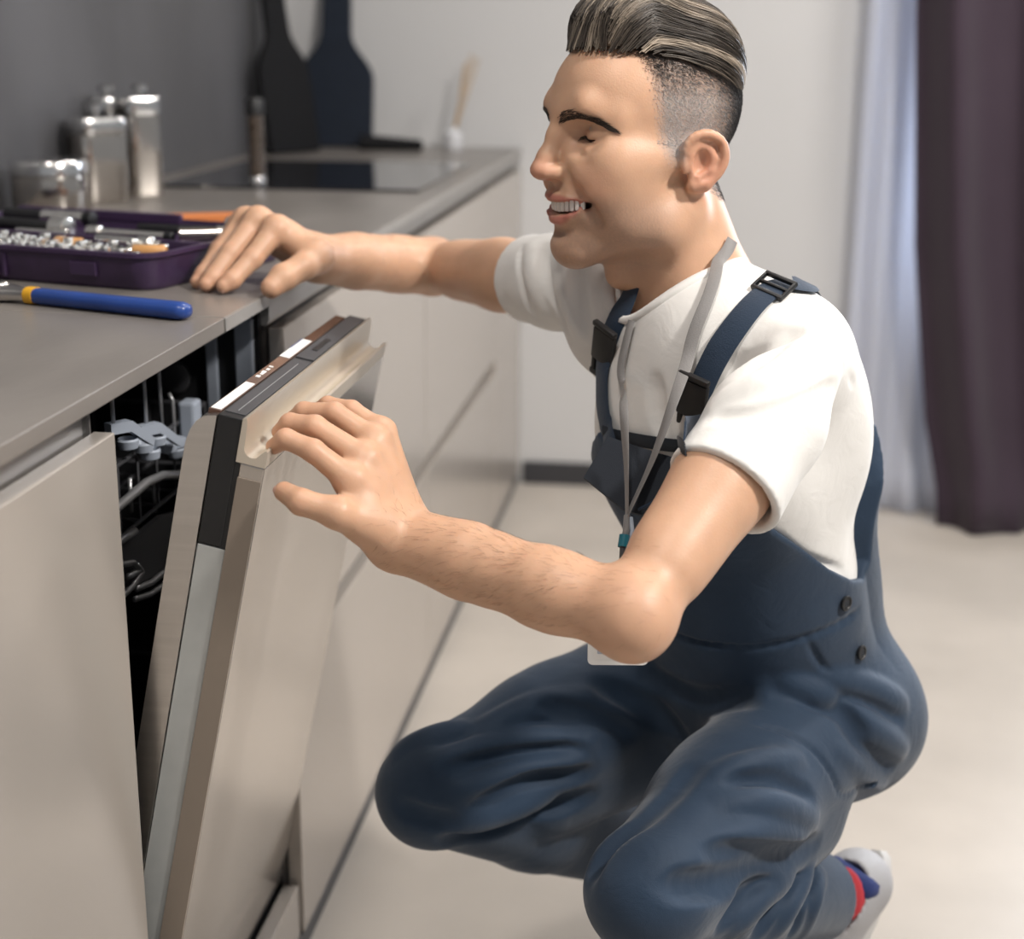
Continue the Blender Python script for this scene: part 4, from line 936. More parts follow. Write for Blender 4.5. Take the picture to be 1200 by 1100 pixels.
def strands(pts, r0, r1, col):
    """many tapering three-sided hairs at once: pts (n, k, 3), col (n, 3)"""
    n, k, _ = pts.shape; t = np.gradient(pts, axis=1); t /= np.maximum(np.linalg.norm(t, axis=2), 1e-9)[..., None]
    a = np.cross(t, [0.31, 0.22, 0.92]); a /= np.linalg.norm(a, axis=2)[..., None]; b = np.cross(t, a)
    r = (r0+(r1-r0)*np.arange(k)/(k-1))[None, :, None, None]; an = (2*PI*np.arange(3)/3)[None, None, :, None]
    V = (pts[:, :, None]+(a[:, :, None]*np.cos(an)+b[:, :, None]*np.sin(an))*r).reshape(-1, 3)
    base = (np.arange(n)*k*3)[:, None, None]+(np.arange(k-1)*3)[None, :, None]; q = np.arange(3)[None, None, :]
    Q = np.stack([base+q, base+(q+1) % 3, base+3+(q+1) % 3, base+3+q], -1).reshape(-1, 4)
    return V, Q, np.repeat(col, k*3, axis=0)
def hws(X): return HO+np.asarray(X)@HR.T
def head_pt(p, off=0.0):
    p = np.asarray(p, f32)[None]
    for _ in range(6): p = p-grad(HEAD, p, 0.001)*(HEAD(p)-off)[:, None]*0.9
    return p[0]
BP, BC = [], []
for y in (1, -1):
    path = [(0.0965, 0.0085*y, 0.0400), (0.094, 0.018*y, 0.0435), (0.087, 0.031*y, 0.0470), (0.075, 0.044*y, 0.0430), (0.058, 0.0530*y, 0.0330)]
    L_ = lerp_path(path, 60); n = 520
    u = rng.random(n)**0.85; wdt = 0.0052*(1-0.62*u)*(0.7+0.3*np.minimum(1, u*8)); p = L_[(u*59).astype(int)]; p[:, 2] += (rng.random(n)-0.5)*2*wdt; p = p.astype(f32)
    for _ in range(6): p = p-grad(HEAD, p)*(HEAD(p)-0.0004)[:, None]*0.9
    N_ = grad(HEAD, p); d = np.stack([-0.35-0.4*u, 0.85*y*np.ones(n), 0.45-0.95*u+0.3*(rng.random(n)-0.5)], 1); d /= np.linalg.norm(d, axis=1)[:, None]
    d = d-N_*((d*N_).sum(1)*0.85)[:, None]; d /= np.linalg.norm(d, axis=1)[:, None]; ln = (0.0065*(0.7+0.5*rng.random(n)))[:, None]
    BP.append(np.stack([p, p+d*ln*0.5+N_*0.0006, p+d*ln], 1)); BC.append(np.array((0.030, 0.020, 0.014))*(0.7+1.6*rng.random((n, 1))**2))
quads_obj('eyebrows', *strands(hws(np.concatenate(BP)), 0.00032, 0.00008, np.concatenate(BC))[:2], M['hair'], man, strands(hws(np.concatenate(BP)), 0.00032, 0.00008, np.concatenate(BC))[2])
for i in range(12):                                   # upper teeth along the arch
    t = (i-5.5)/5.5; yy = 0.0275*math.sin(t*1.15)/math.sin(1.15); xx = 0.0960-0.013*(t*t)
    wd = 0.0040-0.0009*abs(t); hgt = 0.0064-0.0014*abs(t)
    m4 = Matrix.Translation(hw((xx, yy, -0.0428+0.0018*abs(t)))) @ Matrix(np.stack([hX, hYv, hZ], 1).tolist()).to_4x4() @ Matrix.Rotation(math.atan2(yy*1.2, 0.030), 4, 'Z')
    MB().box(-0.003, 0.003, -wd*0.66, wd*0.66, -hgt, hgt, 0.0012, m4).build('tooth', M['teeth'], man, auto=60)

# ---- hair
def hair_shell(q):
    d = d_ell(q, (-0.004, 0, 0.082), (0.086, 0.067, 0.070)); d = smin(d, d_cone(q, (0.037, -0.030, 0.126), (0.037, 0.030, 0.126), 0.024, 0.024), 0.02)
    d = smin(d, d_cone(q, (0.01, -0.02, 0.132), (0.01, 0.022, 0.132), 0.024, 0.024), 0.03)
    return smin(d, d_ell(q, (-0.045, 0, 0.080), (0.058, 0.066, 0.060)), 0.03)
def topzone(q): # below this the hair is cropped short
    edge = np.interp(q[:, 0], [-0.11, -0.095, -0.06, -0.01, 0.03, 0.050, 0.070, 0.10], [0.03, 0.045, 0.074, 0.096, 0.106, 0.106, 0.105, 0.106])
    return edge-q[:, 2]
def hair_mass(P):
    d = hair_shell(P)+0.0015; ang = np.arctan2(P[:, 1], P[:, 2]-0.03)
    d = d+0.0010*np.sin(ang*52+0.9*np.sin(P[:, 0]*50)+8*P[:, 0])+0.0005*np.sin(ang*121-12*P[:, 0])
    return smax(d, topzone(P), 0.008)
V, Q = surface(hair_mass, (-0.12, -0.09, 0.02), (0.10, 0.09, 0.175), 0.0016, refine=0)
def streak(u, x): return np.clip(0.75*np.sin(u*19+1.7*np.sin(u*7)+5*x)+0.35*np.sin(u*41+9*x), 0, 1)
DK, LT = np.array((0.044, 0.034, 0.027)), np.array((0.36, 0.295, 0.23))
ang = np.arctan2(V[:, 1], V[:, 2]-0.03); g = (streak(ang, V[:, 0])*0.8)[:, None]
hair = quads_obj('hair', hws(V), Q, M['hair'], man, DK*(1-g)+LT*g)
n = 4200; K = 9                  # combed-back locks over the volume
a0 = (rng.random(n)*2-1)*1.25; x0 = 0.0610-0.135*rng.random(n)**2.0; ln = 0.045+0.05*rng.random(n); tk = np.arange(K)/(K-1)
lift = 0.0003+0.0026*rng.random(n)**3; tw = 0.20*(rng.random(n)-0.5)+0.16*np.sign(a0)*np.abs(a0)
X = x0[:, None]-ln[:, None]*tk; A_ = a0[:, None]*np.interp(X, [-0.12, -0.05, 0.0, 0.02, 0.060], [1.18, 1.0, 0.84, 0.80, 1.0])+0.4*tw[:, None]*tk
d = np.stack([np.zeros_like(A_), np.sin(A_), np.cos(A_)], -1).reshape(-1, 3); o_ = np.stack([X, 0*X, 0*X+0.03], -1).reshape(-1, 3); t = np.full(len(o_), 0.04)
for _ in range(26): t += np.clip(-hair_shell((o_+d*t[:, None]).astype(f32))*0.8, -0.02, 0.02)
t = t.reshape(n, K)+lift[:, None]*np.sin(PI*np.minimum(1, 0.12+tk))[None]-0.0012*(tk[None] > 0.95)
P_ = o_.reshape(n, K, 3)+d.reshape(n, K, 3)*t[..., None]
ok = (topzone(P_.reshape(-1, 3)).reshape(n, K).max(1) < 0.007) & (np.abs(P_).max((1, 2)) < 0.19) & (np.linalg.norm(np.diff(P_, axis=1), axis=2).max(1) < 0.022)
g = np.clip(streak(a0, x0)+0.35*(rng.random(n)-0.5), 0, 1)[:, None]; col = (DK*(1-g)+LT*g*1.1)*(0.75+0.5*rng.random((n, 1)))
nf = 1300; y0 = (rng.random(nf)*2-1)*0.040; f0 = np.radians(-30+95*rng.random(nf)**1.3); fl_ = np.radians(35+45*rng.random(nf)); dy = 0.012*(rng.random(nf)-0.5); bk = 0.030+0.040*rng.random(nf)
fi = f0[:, None]+fl_[:, None]*tk; Y = y0[:, None]+dy[:, None]*tk; d = np.stack([np.cos(fi), 0*fi, np.sin(fi)], -1).reshape(-1, 3); o_ = np.stack([0.020-bk[:, None]*tk*(0.4+0.6*tk), Y, 0*fi+0.118], -1).reshape(-1, 3); t = np.full(len(o_), 0.02)
for _ in range(26): t += np.clip(-hair_shell((o_+d*t[:, None]).astype(f32))*0.8, -0.02, 0.02)
t = t.reshape(nf, K)+(0.0003+0.0020*rng.random(nf)**2)[:, None]*np.sin(PI*np.minimum(1, 0.1+tk))[None]-0.0012*(tk[None] > 0.95)
F_ = o_.reshape(nf, K, 3)+d.reshape(nf, K, 3)*t[..., None]
okf = (topzone(F_.reshape(-1, 3)).reshape(nf, K).max(1) < 0.004) & (np.abs(F_).max((1, 2)) < 0.19)
gf = np.clip(streak(np.arctan2(y0, 0.10)*1.6, 0.05)+0.35*(rng.random(nf)-0.5), 0, 1)[:, None]; colf = (DK*(1-gf)+LT*gf*1.1)*(0.75+0.5*rng.random((nf, 1)))
P_ = np.concatenate([P_[ok], F_[okf]]); col = np.concatenate([col[ok], colf[okf]]); ok = np.ones(len(P_), bool)
V, Q, c = strands(hws(P_[ok]), 0.0008, 0.00012, col[ok]); quads_obj('hair_lock', V, Q, M['hair'], hair, c)['kind'] = 'stuff'
HN = lambda q: head_neck(hws(q).astype(f32)).astype(f32)
n = 42000                       # cropped sides
X = (rng.random((n*3, 3))*np.array((0.19, 0.18, 0.235))+np.array((-0.115, -0.09, -0.095))).astype(f32)
for _ in range(5): X = X-grad(HN, X, 0.001)*HN(X)[:, None]*0.9
a = X.copy(); a[:, 1] = np.abs(a[:, 1])
keep = (hair_zone(a, 0.014) > rng.random(len(X))) & (topzone(X) > -0.010) & (np.abs(HN(X)) < 0.001) & ~((a[:, 0] > -0.046) & (a[:, 0] < 0.004) & (a[:, 2] < 0.027) & (a[:, 1] > 0.072))
X = X[keep][:n]; G = grad(HN, X, 0.001); m_ = len(X)
up = np.clip((X[:, 2]-0.03)/0.07, 0, 1); L_ = (0.0013+0.0036*up*up+0.0025*np.clip((-0.03-X[:, 0])/0.05, 0, 1))*(0.7+0.6*rng.random(m_))
d = np.array((-0.5, 0, -0.75))+0.45*(rng.random((m_, 3))-0.5); d /= np.linalg.norm(d, axis=1)[:, None]; d = d-G*((d*G).sum(1)-0.5)[:, None]; d /= np.linalg.norm(d, axis=1)[:, None]
gray = np.clip(0.95-1.15*np.clip((-0.035-X[:, 0])/0.045, 0, 1)-1.15*np.clip((X[:, 2]-0.052)/0.035, 0, 1)+0.7*(rng.random(m_)-0.5), 0, 1)[:, None]
col = np.array((0.028, 0.026, 0.027))*(1-gray)+np.array((0.50, 0.48, 0.47))*gray
V, Q, c = strands(hws(np.stack([X-G*0.0004, X+d*L_[:, None]*0.5+G*0.0002, X+d*L_[:, None]], 1)), 0.00019, 0.00007, col)
quads_obj('cropped_side_hair', V, Q, M['hair'], hair, c)['kind'] = 'stuff'
# ---------------------------------------------------------------- fine hair on the forearms
HP_, HC_ = [], []
for S_, el, wr in ((ARML, J['elL'], J['wrL']), (ARMR, J['elR'], J['wrR'])):
    n = 1300; ax_ = nrm(wr-el); t = 0.08+0.86*rng.random(n); X = el+(wr-el)*t[:, None]+(rng.random((n, 3))-0.5)*0.10
    for _ in range(8): X = X-grad(S_, X.astype(f32), 0.002)*S_(X.astype(f32))[:, None]*0.9
    G = grad(S_, X.astype(f32), 0.003); k_ = (np.abs(S_(X.astype(f32))) < 0.001) & (G@np.array((0.1, -0.2, 1.0)) > -0.35); X, G = X[k_], G[k_]; m_ = len(X)
    d = ax_*0.8+np.array((0, 0, -0.45))+0.5*(rng.random((m_, 3))-0.5); d = d-G*((d*G).sum(1))[:, None]; d /= np.linalg.norm(d, axis=1)[:, None]; ln = (0.006+0.006*rng.random(m_))[:, None]
    HP_.append(np.stack([X-G*0.0003, X+d*ln*0.5+G*0.0010, X+d*ln+G*0.0008], 1)); HC_.append(np.array((0.17, 0.095, 0.055))*(0.6+0.8*rng.random((m_, 1))))
V, Q, c = strands(np.concatenate(HP_), 0.00009, 0.00003, np.concatenate(HC_)); quads_obj('arm_hair', V, Q, M['hair'], man, c)['kind'] = 'stuff'

# ---------------------------------------------------------------- t-shirt
BR0 = -0.030
def bib_cut(q):
    ph = np.degrees(np.arctan2(np.abs(q[:, 0]-BR0), q[:, 1]))
    return np.interp(ph, [0, 38, 46, 55, 69, 83, 100, 114, 124, 136, 150, 180], [-0.088, -0.088, -0.115, -0.165, -0.205, -0.245, -0.282, -0.300, -0.290, -0.215, -0.165, -0.150]).astype(f32)
uL = nrm(J['elL']-J['shL']); uR = nrm(J['elR']-J['shR'])
vL = nrm(0.75*RGT-0.66*UPV); vL = nrm(vL-uL*(vL@uL))
hemL = J['shL']+(J['elL']-J['shL'])*0.53+vL*0.006; hemR = J['shR']+(J['elR']-J['shR'])*0.33
def sleeve(sh, hem, u, v, r0, r1, r2):
    s = Sdf(); s.cone(sh, sh+(hem-sh)*0.5, r0, r1, 0.02); s.cone(sh+(hem-sh)*0.5, hem+u*0.02, r1, r2, 0.02)
    return lambda P: smax(s(P), ((P-hem.astype(f32))@u.astype(f32)).astype(f32), 0.003)
SLL = sleeve(J['shL'], hemL, uL, vL, 0.036, 0.0500, 0.0555); SLR = sleeve(J['shR'], hemR, uR, vL, 0.047, 0.050, 0.051)
TB = torso(0.009)
def shirt0(P):
    d = smin(TB(P), SLL(P), 0.022); d = smin(d, SLR(P), 0.022)
    return d
NA = nrm(hw((-0.015, 0, -0.03))-NB)
COL = NB-NA*0.004
def neck_dist(P, r): return d_cone(P, NB+Fd*0.026-U_*0.045, NB+NA*0.12, r, r)
def folds(base, lines, k=0.010):
    """soft ridges (+) and creases (-) laid along traced lines on a cloth surface"""
    s = Sdf(); s.fn(base, 0.001)
    for pts, r, h, sg in lines:
        X = trace(base, pts); X = X[np.abs(base(X.astype(f32))) < 0.003]
        if len(X) < 2 or np.linalg.norm(np.diff(X, axis=0), axis=1).max() > 0.12: continue
        X = lerp_path(X, max(4, len(pts)*4)); n_ = grad(base, X.astype(f32), 0.003); m_ = len(X)
        fade = np.minimum(1, np.minimum(np.arange(m_), np.arange(m_)[::-1])/max(1, m_*0.22))
        hh = h*(0.15+0.85*fade)
        cen = X+n_*((hh-r) if sg > 0 else (r-hh))[:, None]
        for i in range(m_-1): s.cone(cen[i], cen[i+1], r, r, max(0.003, min(k, r*1.3)), sg)
    return s
SF = [([(836, 474), (892, 446), (955, 398)], 0.008, 0.0030, 1), ([(834, 492), (885, 486), (937, 471), (978, 452)], 0.006, 0.0042, -1), ([(840, 505), (890, 503), (945, 490), (985, 470)], 0.009, 0.0032, 1),
      ([(846, 528), (902, 541), (955, 529), (993, 501)], 0.006, 0.0045, -1), ([(850, 545), (900, 560), (945, 552), (985, 528)], 0.009, 0.0030, 1),
      ([(966, 383), (990, 410), (1000, 450)], 0.004, 0.0022, -1), ([(860, 430), (900, 405), (935, 388)], 0.008, 0.003, -1),
      ([(905, 622), (940, 650), (985, 668)], 0.004, 0.0015, -1),
       ([(768, 445), (770, 480), (776, 505)], 0.007, 0.003, -1),
      ([(622, 288), (625, 330), (640, 368)], 0.007, 0.003, 1), ([(640, 290), (645, 335), (662, 378)], 0.007, 0.0035, -1), ([(656, 292), (662, 340), (680, 390)], 0.009, 0.004, 1), ([(676, 300), (680, 345), (690, 385)], 0.007, 0.003, -1),
      ([(612, 288), (611, 330), (630, 374)], 0.003, 0.0015, -1),
      ([(815, 548), (870, 572), (932, 604)], 0.003, 0.0015, -1)]
SHF = folds(shirt0, SF, 0.011)
cin = 0.0
def shirt(P):
    d = SHF(P)
    d = smax(d, -neck_dist(P, 0.067), 0.004); d = d
    d = smax(d, -d_cone(P, hemL-uL*0.02, hemL+uL*0.03, 0.042, 0.0515), 0.002)
    d = smax(d, -d_cone(P, hemR-uR*0.02, hemR+uR*0.03, 0.038, 0.0470), 0.002)
    q = to_t(P)
    return smax(d, (bib_cut(q)-0.035-q[:, 2])*0.7, 0.002)
def nrm_rows(A): return A/np.linalg.norm(A, axis=1)[:, None]
_e1 = nrm(np.cross(NA, Rt)); _e2 = np.cross(NA, _e1); _t = np.linspace(0, 2*PI, 49)
_X = NB+Fd*0.026+(_e1*np.cos(_t)[:, None]+_e2*np.sin(_t)[:, None])*0.067
for _ in range(40):
    _f = lambda P: shirt0(P); _g = lambda P: neck_dist(P, 0.067)
    _X = _X-grad(_f, _X.astype(f32), 0.002)*_f(_X.astype(f32))[:, None]*0.7; _X = _X-grad(_g, _X.astype(f32), 0.002)*_g(_X.astype(f32))[:, None]*0.7
_ring = _X
_ring = np.array(_ring)
lo, hi = box_of(*[TW(r, f, u) for r in (-0.16, 0.16) for f in (-0.1, 0.12) for u in (-0.46, 0.05)], hemL, hemR, pad=0.05)
V, Q = surface(shirt, lo, hi, 0.0032); tshirt = quads_obj('tshirt', V, Q, M['tshirt'], man)
_rs = _ring[:-1].copy()
for _ in range(4): _rs = (np.roll(_rs, 1, 0)+_rs*2+np.roll(_rs, -1, 0))/4
_rc = np.concatenate([_rs, _rs[:2]]); _o = np.array(_rs); _ax = NB+Fd*0.026
for _ in range(3):
    _o = _rs+nrm_rows((_rs-_ax)-((_rs-_ax)@NA)[:, None]*NA)*0.013; _o = _o-grad(shirt0, _o.astype(f32), 0.003)*(shirt0(_o.astype(f32))-0.0005)[:, None]
_oc = np.concatenate([_o, _o[:2]])
V = []; F = []; m_ = len(_rc); _a = lerp_path(_rc, 120); _b = lerp_path(_oc, 120); _n = grad(shirt0, ((_a+_b)/2).astype(f32), 0.004)
for i in range(120):
    for w_, h_ in ((0.0, -0.004), (-0.08, 0.000), (0.05, 0.0028), (0.5, 0.0032), (0.92, 0.0024), (1.0, -0.001)): V.append(_a[i]*(1-w_)+_b[i]*w_+_n[i]*h_)
for i in range(119):
    for k in range(5): F.append((i*6+k, i*6+k+1, (i+1)*6+k+1, (i+1)*6+k))
MB().add(V, F).build('collar', M['tshirt'], tshirt, smooth=True)

# ---------------------------------------------------------------- bib overalls
TB2 = torso(0.0165)
def pants0(P):
    q = to_t(P)
    ph = np.degrees(np.arctan2(np.abs(q[:, 0]-BR0), q[:, 1])); infl = (0.018*np.clip((ph-118)/18, 0, 1)).astype(f32)
    d = smax(TB2(P)-infl, (q[:, 2]-bib_cut(q))*0.6, 0.003)
    s = Sdf(); s.fn(lambda P_: d, 0.02)
    s.ell(TW(0, -0.010, -0.475), (0.166, 0.122, 0.125), 0.05, 1, RT3)
    for h, kn, an, y in (('hipL', 'knL', 'anL', -1), ('hipR', 'knR', 'anR', 1)):
        s.ell(J[h]-Fd*0.055-U_*0.035, (0.088, 0.082, 0.088), 0.05)
        s.cone(J[h], J[h]+(J[kn]-J[h])*0.6, 0.086, 0.072, 0.03); s.cone(J[h]+(J[kn]-J[h])*0.55, J[kn], 0.072, 0.058, 0.03)
        s.ball(J[kn], 0.0585, 0.015)
        dn = np.array((0, 0, -0.055)); s.cone(J[h]+(J[kn]-J[h])*0.25+dn, J[h]+(J[kn]-J[h])*0.62+dn, 0.074, 0.062, 0.02)
        e = J[an]-nrm(J[an]-J[kn])*0.052
        s.cone(J[kn], J[kn]+(e-J[kn])*0.45, 0.055, 0.060, 0.010); s.cone(J[kn]+(e-J[kn])*0.42, e, 0.060, 0.052, 0.012)
    return s(P)
PF = [([(786, 742), (885, 758), (970, 737), (1006, 714)], 0.003, 0.0020, -1), ([(947, 753), (970, 786), (989, 795)], 0.003, 0.0022, -1),
      ([(977, 808), (1023, 822), (1055, 842)], 0.006, 0.004, -1), ([(970, 795), (1020, 804), (1058, 822)], 0.010, 0.003, 1), ([(985, 851), (1020, 880), (1045, 900)], 0.006, 0.004, -1), ([(1000, 835), (1035, 862), (1058, 880)], 0.010, 0.003, 1),
      ([(985, 880), (1010, 905), (1030, 925)], 0.008, 0.002, 1), ([(940, 815), (985, 835), (1010, 870)], 0.008, 0.004, -1), ([(925, 800), (970, 815)], 0.010, 0.002, 1),
      ([(885, 848), (947, 874), (973, 905), (982, 925), (1020, 915)], 0.003, 0.0020, -1),
      ([(840, 905), (885, 893), (935, 888)], 0.009, 0.004, 1), ([(860, 922), (905, 918), (950, 935)], 0.008, 0.004, -1), ([(850, 940), (900, 940), (955, 962)], 0.010, 0.004, 1),
      ([(840, 985), (890, 975), (940, 985)], 0.010, 0.004, 1), ([(830, 1000), (880, 1000), (930, 1000)], 0.008, 0.004, -1),
      ([(783, 1040), (860, 1030), (915, 1010), (955, 990)], 0.011, 0.010, -1),
      ([(845, 1085), (872, 1050), (905, 1035)], 0.008, 0.006, -1), ([(860, 1092), (890, 1055), (925, 1030)], 0.009, 0.006, 1), ([(885, 1095), (908, 1062), (938, 1028)], 0.007, 0.006, -1), ([(905, 1098), (925, 1062), (948, 1020)], 0.008, 0.006, 1),
      ([(925, 1098), (940, 1062), (955, 1020)], 0.006, 0.005, -1), ([(940, 1098), (953, 1060), (963, 1020)], 0.007, 0.005, 1),
      ([(522, 872), (607, 846), (681, 855)], 0.009, 0.005, -1), ([(516, 888), (600, 866), (690, 868)], 0.010, 0.005, 1), ([(516, 906), (600, 888), (675, 880)], 0.008, 0.005, -1), ([(545, 925), (610, 905), (680, 895)], 0.010, 0.005, 1),
      ([(556, 945), (618, 915), (690, 905)], 0.008, 0.005, -1), ([(560, 855), (620, 826), (690, 815)], 0.010, 0.004, 1), ([(640, 830), (690, 838), (740, 860)], 0.008, 0.004, -1),
      ([(522, 984), (575, 972), (630, 950), (690, 932)], 0.010, 0.010, -1), ([(540, 966), (590, 955), (640, 935)], 0.010, 0.005, 1),
      ([(700, 800), (760, 830), (800, 860)], 0.010, 0.006, -1), ([(760, 790), (830, 820), (880, 822)], 0.010, 0.006, -1), ([(740, 770), (820, 790), (900, 800)], 0.012, 0.006, 1), ([(690, 1030), (745, 965), (810, 905)], 0.010, 0.006, -1),
      ([(465, 880), (500, 862), (540, 850)], 0.010, 0.003, 1), ([(470, 945), (500, 958), (530, 962)], 0.008, 0.004, -1)]
PHF = folds(pants0, PF, 0.012)
anu = nrm(J['anL']-J['knL']); ane = J['anL']-anu*0.046
def pants(P):
    d = PHF(P); d = smax(d, ((P-ane.astype(f32))@anu.astype(f32)), 0.002) if True else d
    return smax(d, -d_cone(P, ane-anu*0.06, ane+anu*0.03, 0.040, 0.047), 0.003)
def pants_cut(P):
    d = PHF(P); near = np.linalg.norm(P-J['anL'].astype(f32), axis=1) < 0.16
    e = np.where(near, smax(d, ((P-ane.astype(f32))@anu.astype(f32)), 0.002), d)
    return smax(e, -d_cone(P, ane-anu*0.06, ane+anu*0.03, 0.040, 0.047), 0.003)
lo, hi = box_of(*[TW(r, f, u) for r in (-0.17, 0.17) for f in (-0.15, 0.12) for u in (-0.6, -0.05)], *[J[k] for k in ('hipL', 'hipR', 'knL', 'knR', 'anL', 'anR')], pad=0.09)
V, Q = surface(pants_cut, lo, hi, 0.0036); overalls = quads_obj('bib_overalls', V, Q, M['denim'], man)

def ribbon(f, pts, width, off, thick, name, m, parent, n=40, more=None):
    """a flat band lying on the surface f along traced points, then through further points of the body"""
    X = trace(f, pts, 0.0); X = X[np.abs(f(X.astype(f32))) < 0.004]
    if more is not None: X = np.concatenate([X, np.asarray(more)])
    X = lerp_path(X, n)
    for _ in range(5): X = X-grad(f, X.astype(f32), 0.004)*(f(X.astype(f32))-off)[:, None]*0.8
    for _ in range(2): X[1:-1] = (X[:-2]+2*X[1:-1]+X[2:])/4
    wf = (np.clip((to_t(X.astype(f32))[:, 1]+0.02)/0.06, 0, 1)*0.6)[:, None]
    N_ = grad(f, X.astype(f32), 0.010)*(1-wf)+Fd*wf; N_ /= np.linalg.norm(N_, axis=1)[:, None]; return band(X, N_, width, thick, name, m, parent)
def band(X, N_, width, thick, name, m, parent):
    T_ = np.gradient(X, axis=0); T_ /= np.linalg.norm(T_, axis=1)[:, None]; S_ = np.cross(T_, N_); S_ /= np.linalg.norm(S_, axis=1)[:, None]
    wv = width if np.ndim(width) else np.full(len(X), width)
    V = []; F = []
    for i in range(len(X)):
        for a, b in ((-1, 0), (-0.8, 1), (0.8, 1), (1, 0), (0.8, -0.5), (-0.8, -0.5)): V.append(X[i]+S_[i]*a*wv[i]/2+N_[i]*b*thick)
    for i in range(len(X)-1):
        for k in range(6): F.append((i*6+k, i*6+(k+1) % 6, (i+1)*6+(k+1) % 6, (i+1)*6+k))
    F.append(tuple(range(6))[::-1]); F.append(tuple((len(X)-1)*6+k for k in range(6)))
    o = MB().add(V, F).build(name, m, parent, auto=50); return o
def cloth_all(P): return np.minimum(SHF(P), pants0(P))
ribbon(cloth_all, [(806, 512), (818, 470), (838, 422), (868, 378), (900, 345), (922, 336), (938, 340)], 0.027, 0.0035, 0.0012, 'shoulder_strap', M['strap'], overalls, 90, [TW(-0.085, -0.075, 0.02), TW(-0.075, -0.115, -0.04), TW(-0.050, -0.13, -0.11), TW(-0.035, -0.13, -0.175)])
ribbon(cloth_all, [(720, 528), (713, 495), (709, 460), (711, 425), (722, 385), (738, 354)], 0.026, 0.0035, 0.0012, 'shoulder_strap', M['strap'], overalls, 80, [TW(0.058, 0.0, 0.035), TW(0.062, -0.06, 0.03), TW(0.055, -0.115, -0.04), TW(0.035, -0.13, -0.11), TW(0.015, -0.13, -0.175)])
ribbon(cloth_all, [(712, 507), (745, 514), (785, 521), (806, 525)], 0.014, 0.0030, 0.0012, 'bib_hem', M['denim_dark'], overalls, 30)
def surf_frame(f, px, py, off, tang_px, fw=0.75):
    X = trace(f, [(px, py)])[0]; n_ = nrm(grad(f, X[None].astype(f32), 0.012)[0]*(1-fw)+Fd*fw if f is cloth_all else grad(f, X[None].astype(f32), 0.008)[0]); X2 = trace(f, [tang_px])[0]
    t = nrm((X2-X)-n_*((X2-X)@n_)); s_ = np.cross(t, n_); m4 = Matrix(np.stack([s_, t, n_], 1).tolist()).to_4x4(); m4.translation = Vector(X+n_*off); return m4
def buckle(px, py, tang, sc, par):
    m4 = surf_frame(cloth_all, px, py, 0.0055, tang)
    b = MB().box(-0.0165*sc, 0.0165*sc, -0.013*sc, 0.026*sc, -0.002, 0.0045, 0.0018, m4).build('buckle', M['black'], par, auto=40)
    MB().box(-0.0150*sc, -0.0095*sc, -0.028*sc, -0.012*sc, -0.001, 0.004, 0.0012, m4).box(0.0095*sc, 0.0150*sc, -0.028*sc, -0.012*sc, -0.001, 0.004, 0.0012, m4).box(-0.005*sc, 0.005*sc, -0.026*sc, -0.012*sc, -0.001, 0.0035, 0.001, m4).box(-0.0165*sc, 0.0165*sc, -0.034*sc, -0.027*sc, -0.002, 0.0045, 0.0015, m4).build('buckle_prongs', M['black'], b, auto=40)
    MB().box(-0.0175*sc, 0.0175*sc, 0.027*sc, 0.033*sc, -0.001, 0.0055, 0.0015, m4).build('buckle_bar', M['black'], b, auto=40)
buckle(816, 472, (828, 440), 1.0, overalls)
buckle(713, 410, (722, 385), 0.95, overalls)
m4 = surf_frame(cloth_all, 908, 340, 0.0055, (890, 354), 0.25)
MB().box(-0.0185, 0.0185, -0.013, -0.009, -0.002, 0.003, 0.001, m4).box(-0.0185, 0.0185, 0.009, 0.013, -0.002, 0.003, 0.001, m4).box(-0.0185, -0.0155, -0.01, 0.01, -0.002, 0.003, 0.0008, m4).box(0.0155, 0.0185, -0.01, 0.01, -0.002, 0.003, 0.0008, m4).box(-0.016, 0.016, -0.0015, 0.0015, -0.002, 0.002, 0.0005, m4).build('strap_slider', M['black'], overalls, auto=40)
for px, py in ((989, 706), (1007, 764)):
    m4 = surf_frame(pants0, px, py, 0.001, (px, py-20))
    b = MB().lathe([(0.004, 0), (0.0078, 0.0006), (0.0084, 0.002), (0.0080, 0.0034), (0.0062, 0.0036), (0.0055, 0.0026), (0.001, 0.0025)], (0, 0, 0), 24); b.v = [tuple(m4 @ Vector(p)) for p in b.v]
    bo_ = b.build('button', M['black'], overalls, auto=40)
    h = MB()
    for a, c_ in ((-0.0016, -0.0016), (0.0016, -0.0016), (-0.0016, 0.0016), (0.0016, 0.0016)): h.box(a-0.0006, a+0.0006, c_-0.0006, c_+0.0006, 0.0024, 0.0029, 0, m4)
    h.build('button_thread', M['strap'], bo_)
# bib pocket standing open on the far side
fl = [at(712, 512, 1.475), at(684, 560, 1.455), at(731, 598, 1.435), at(752, 604, 1.43), at(800, 572, 1.42), at(812, 545, 1.42)]
pv = []; cen = np.mean(fl, 0); nn = nrm(np.cross(fl[1]-fl[0], fl[3]-fl[0])); nn = nn if nn@(CAM-cen) > 0 else -nn
for off in (0.0015, -0.0015): pv += [p+nn*off for p in fl]
n = len(fl); F = [tuple(range(n)), tuple(range(n, 2*n))[::-1]]+[(i, (i+1) % n, n+(i+1) % n, n+i)[::-1] for i in range(n)]
MB().add(pv, F).build('bib_pocket', M['denim_dark'], overalls, auto=30)
pk = [at(748, 597, 1.425), at(765, 588, 1.418), at(782, 570, 1.414)]
MB().tube(lerp_path(pk, 10), 0.0016, 6).build('pocket_seam', M['strap'], overalls)

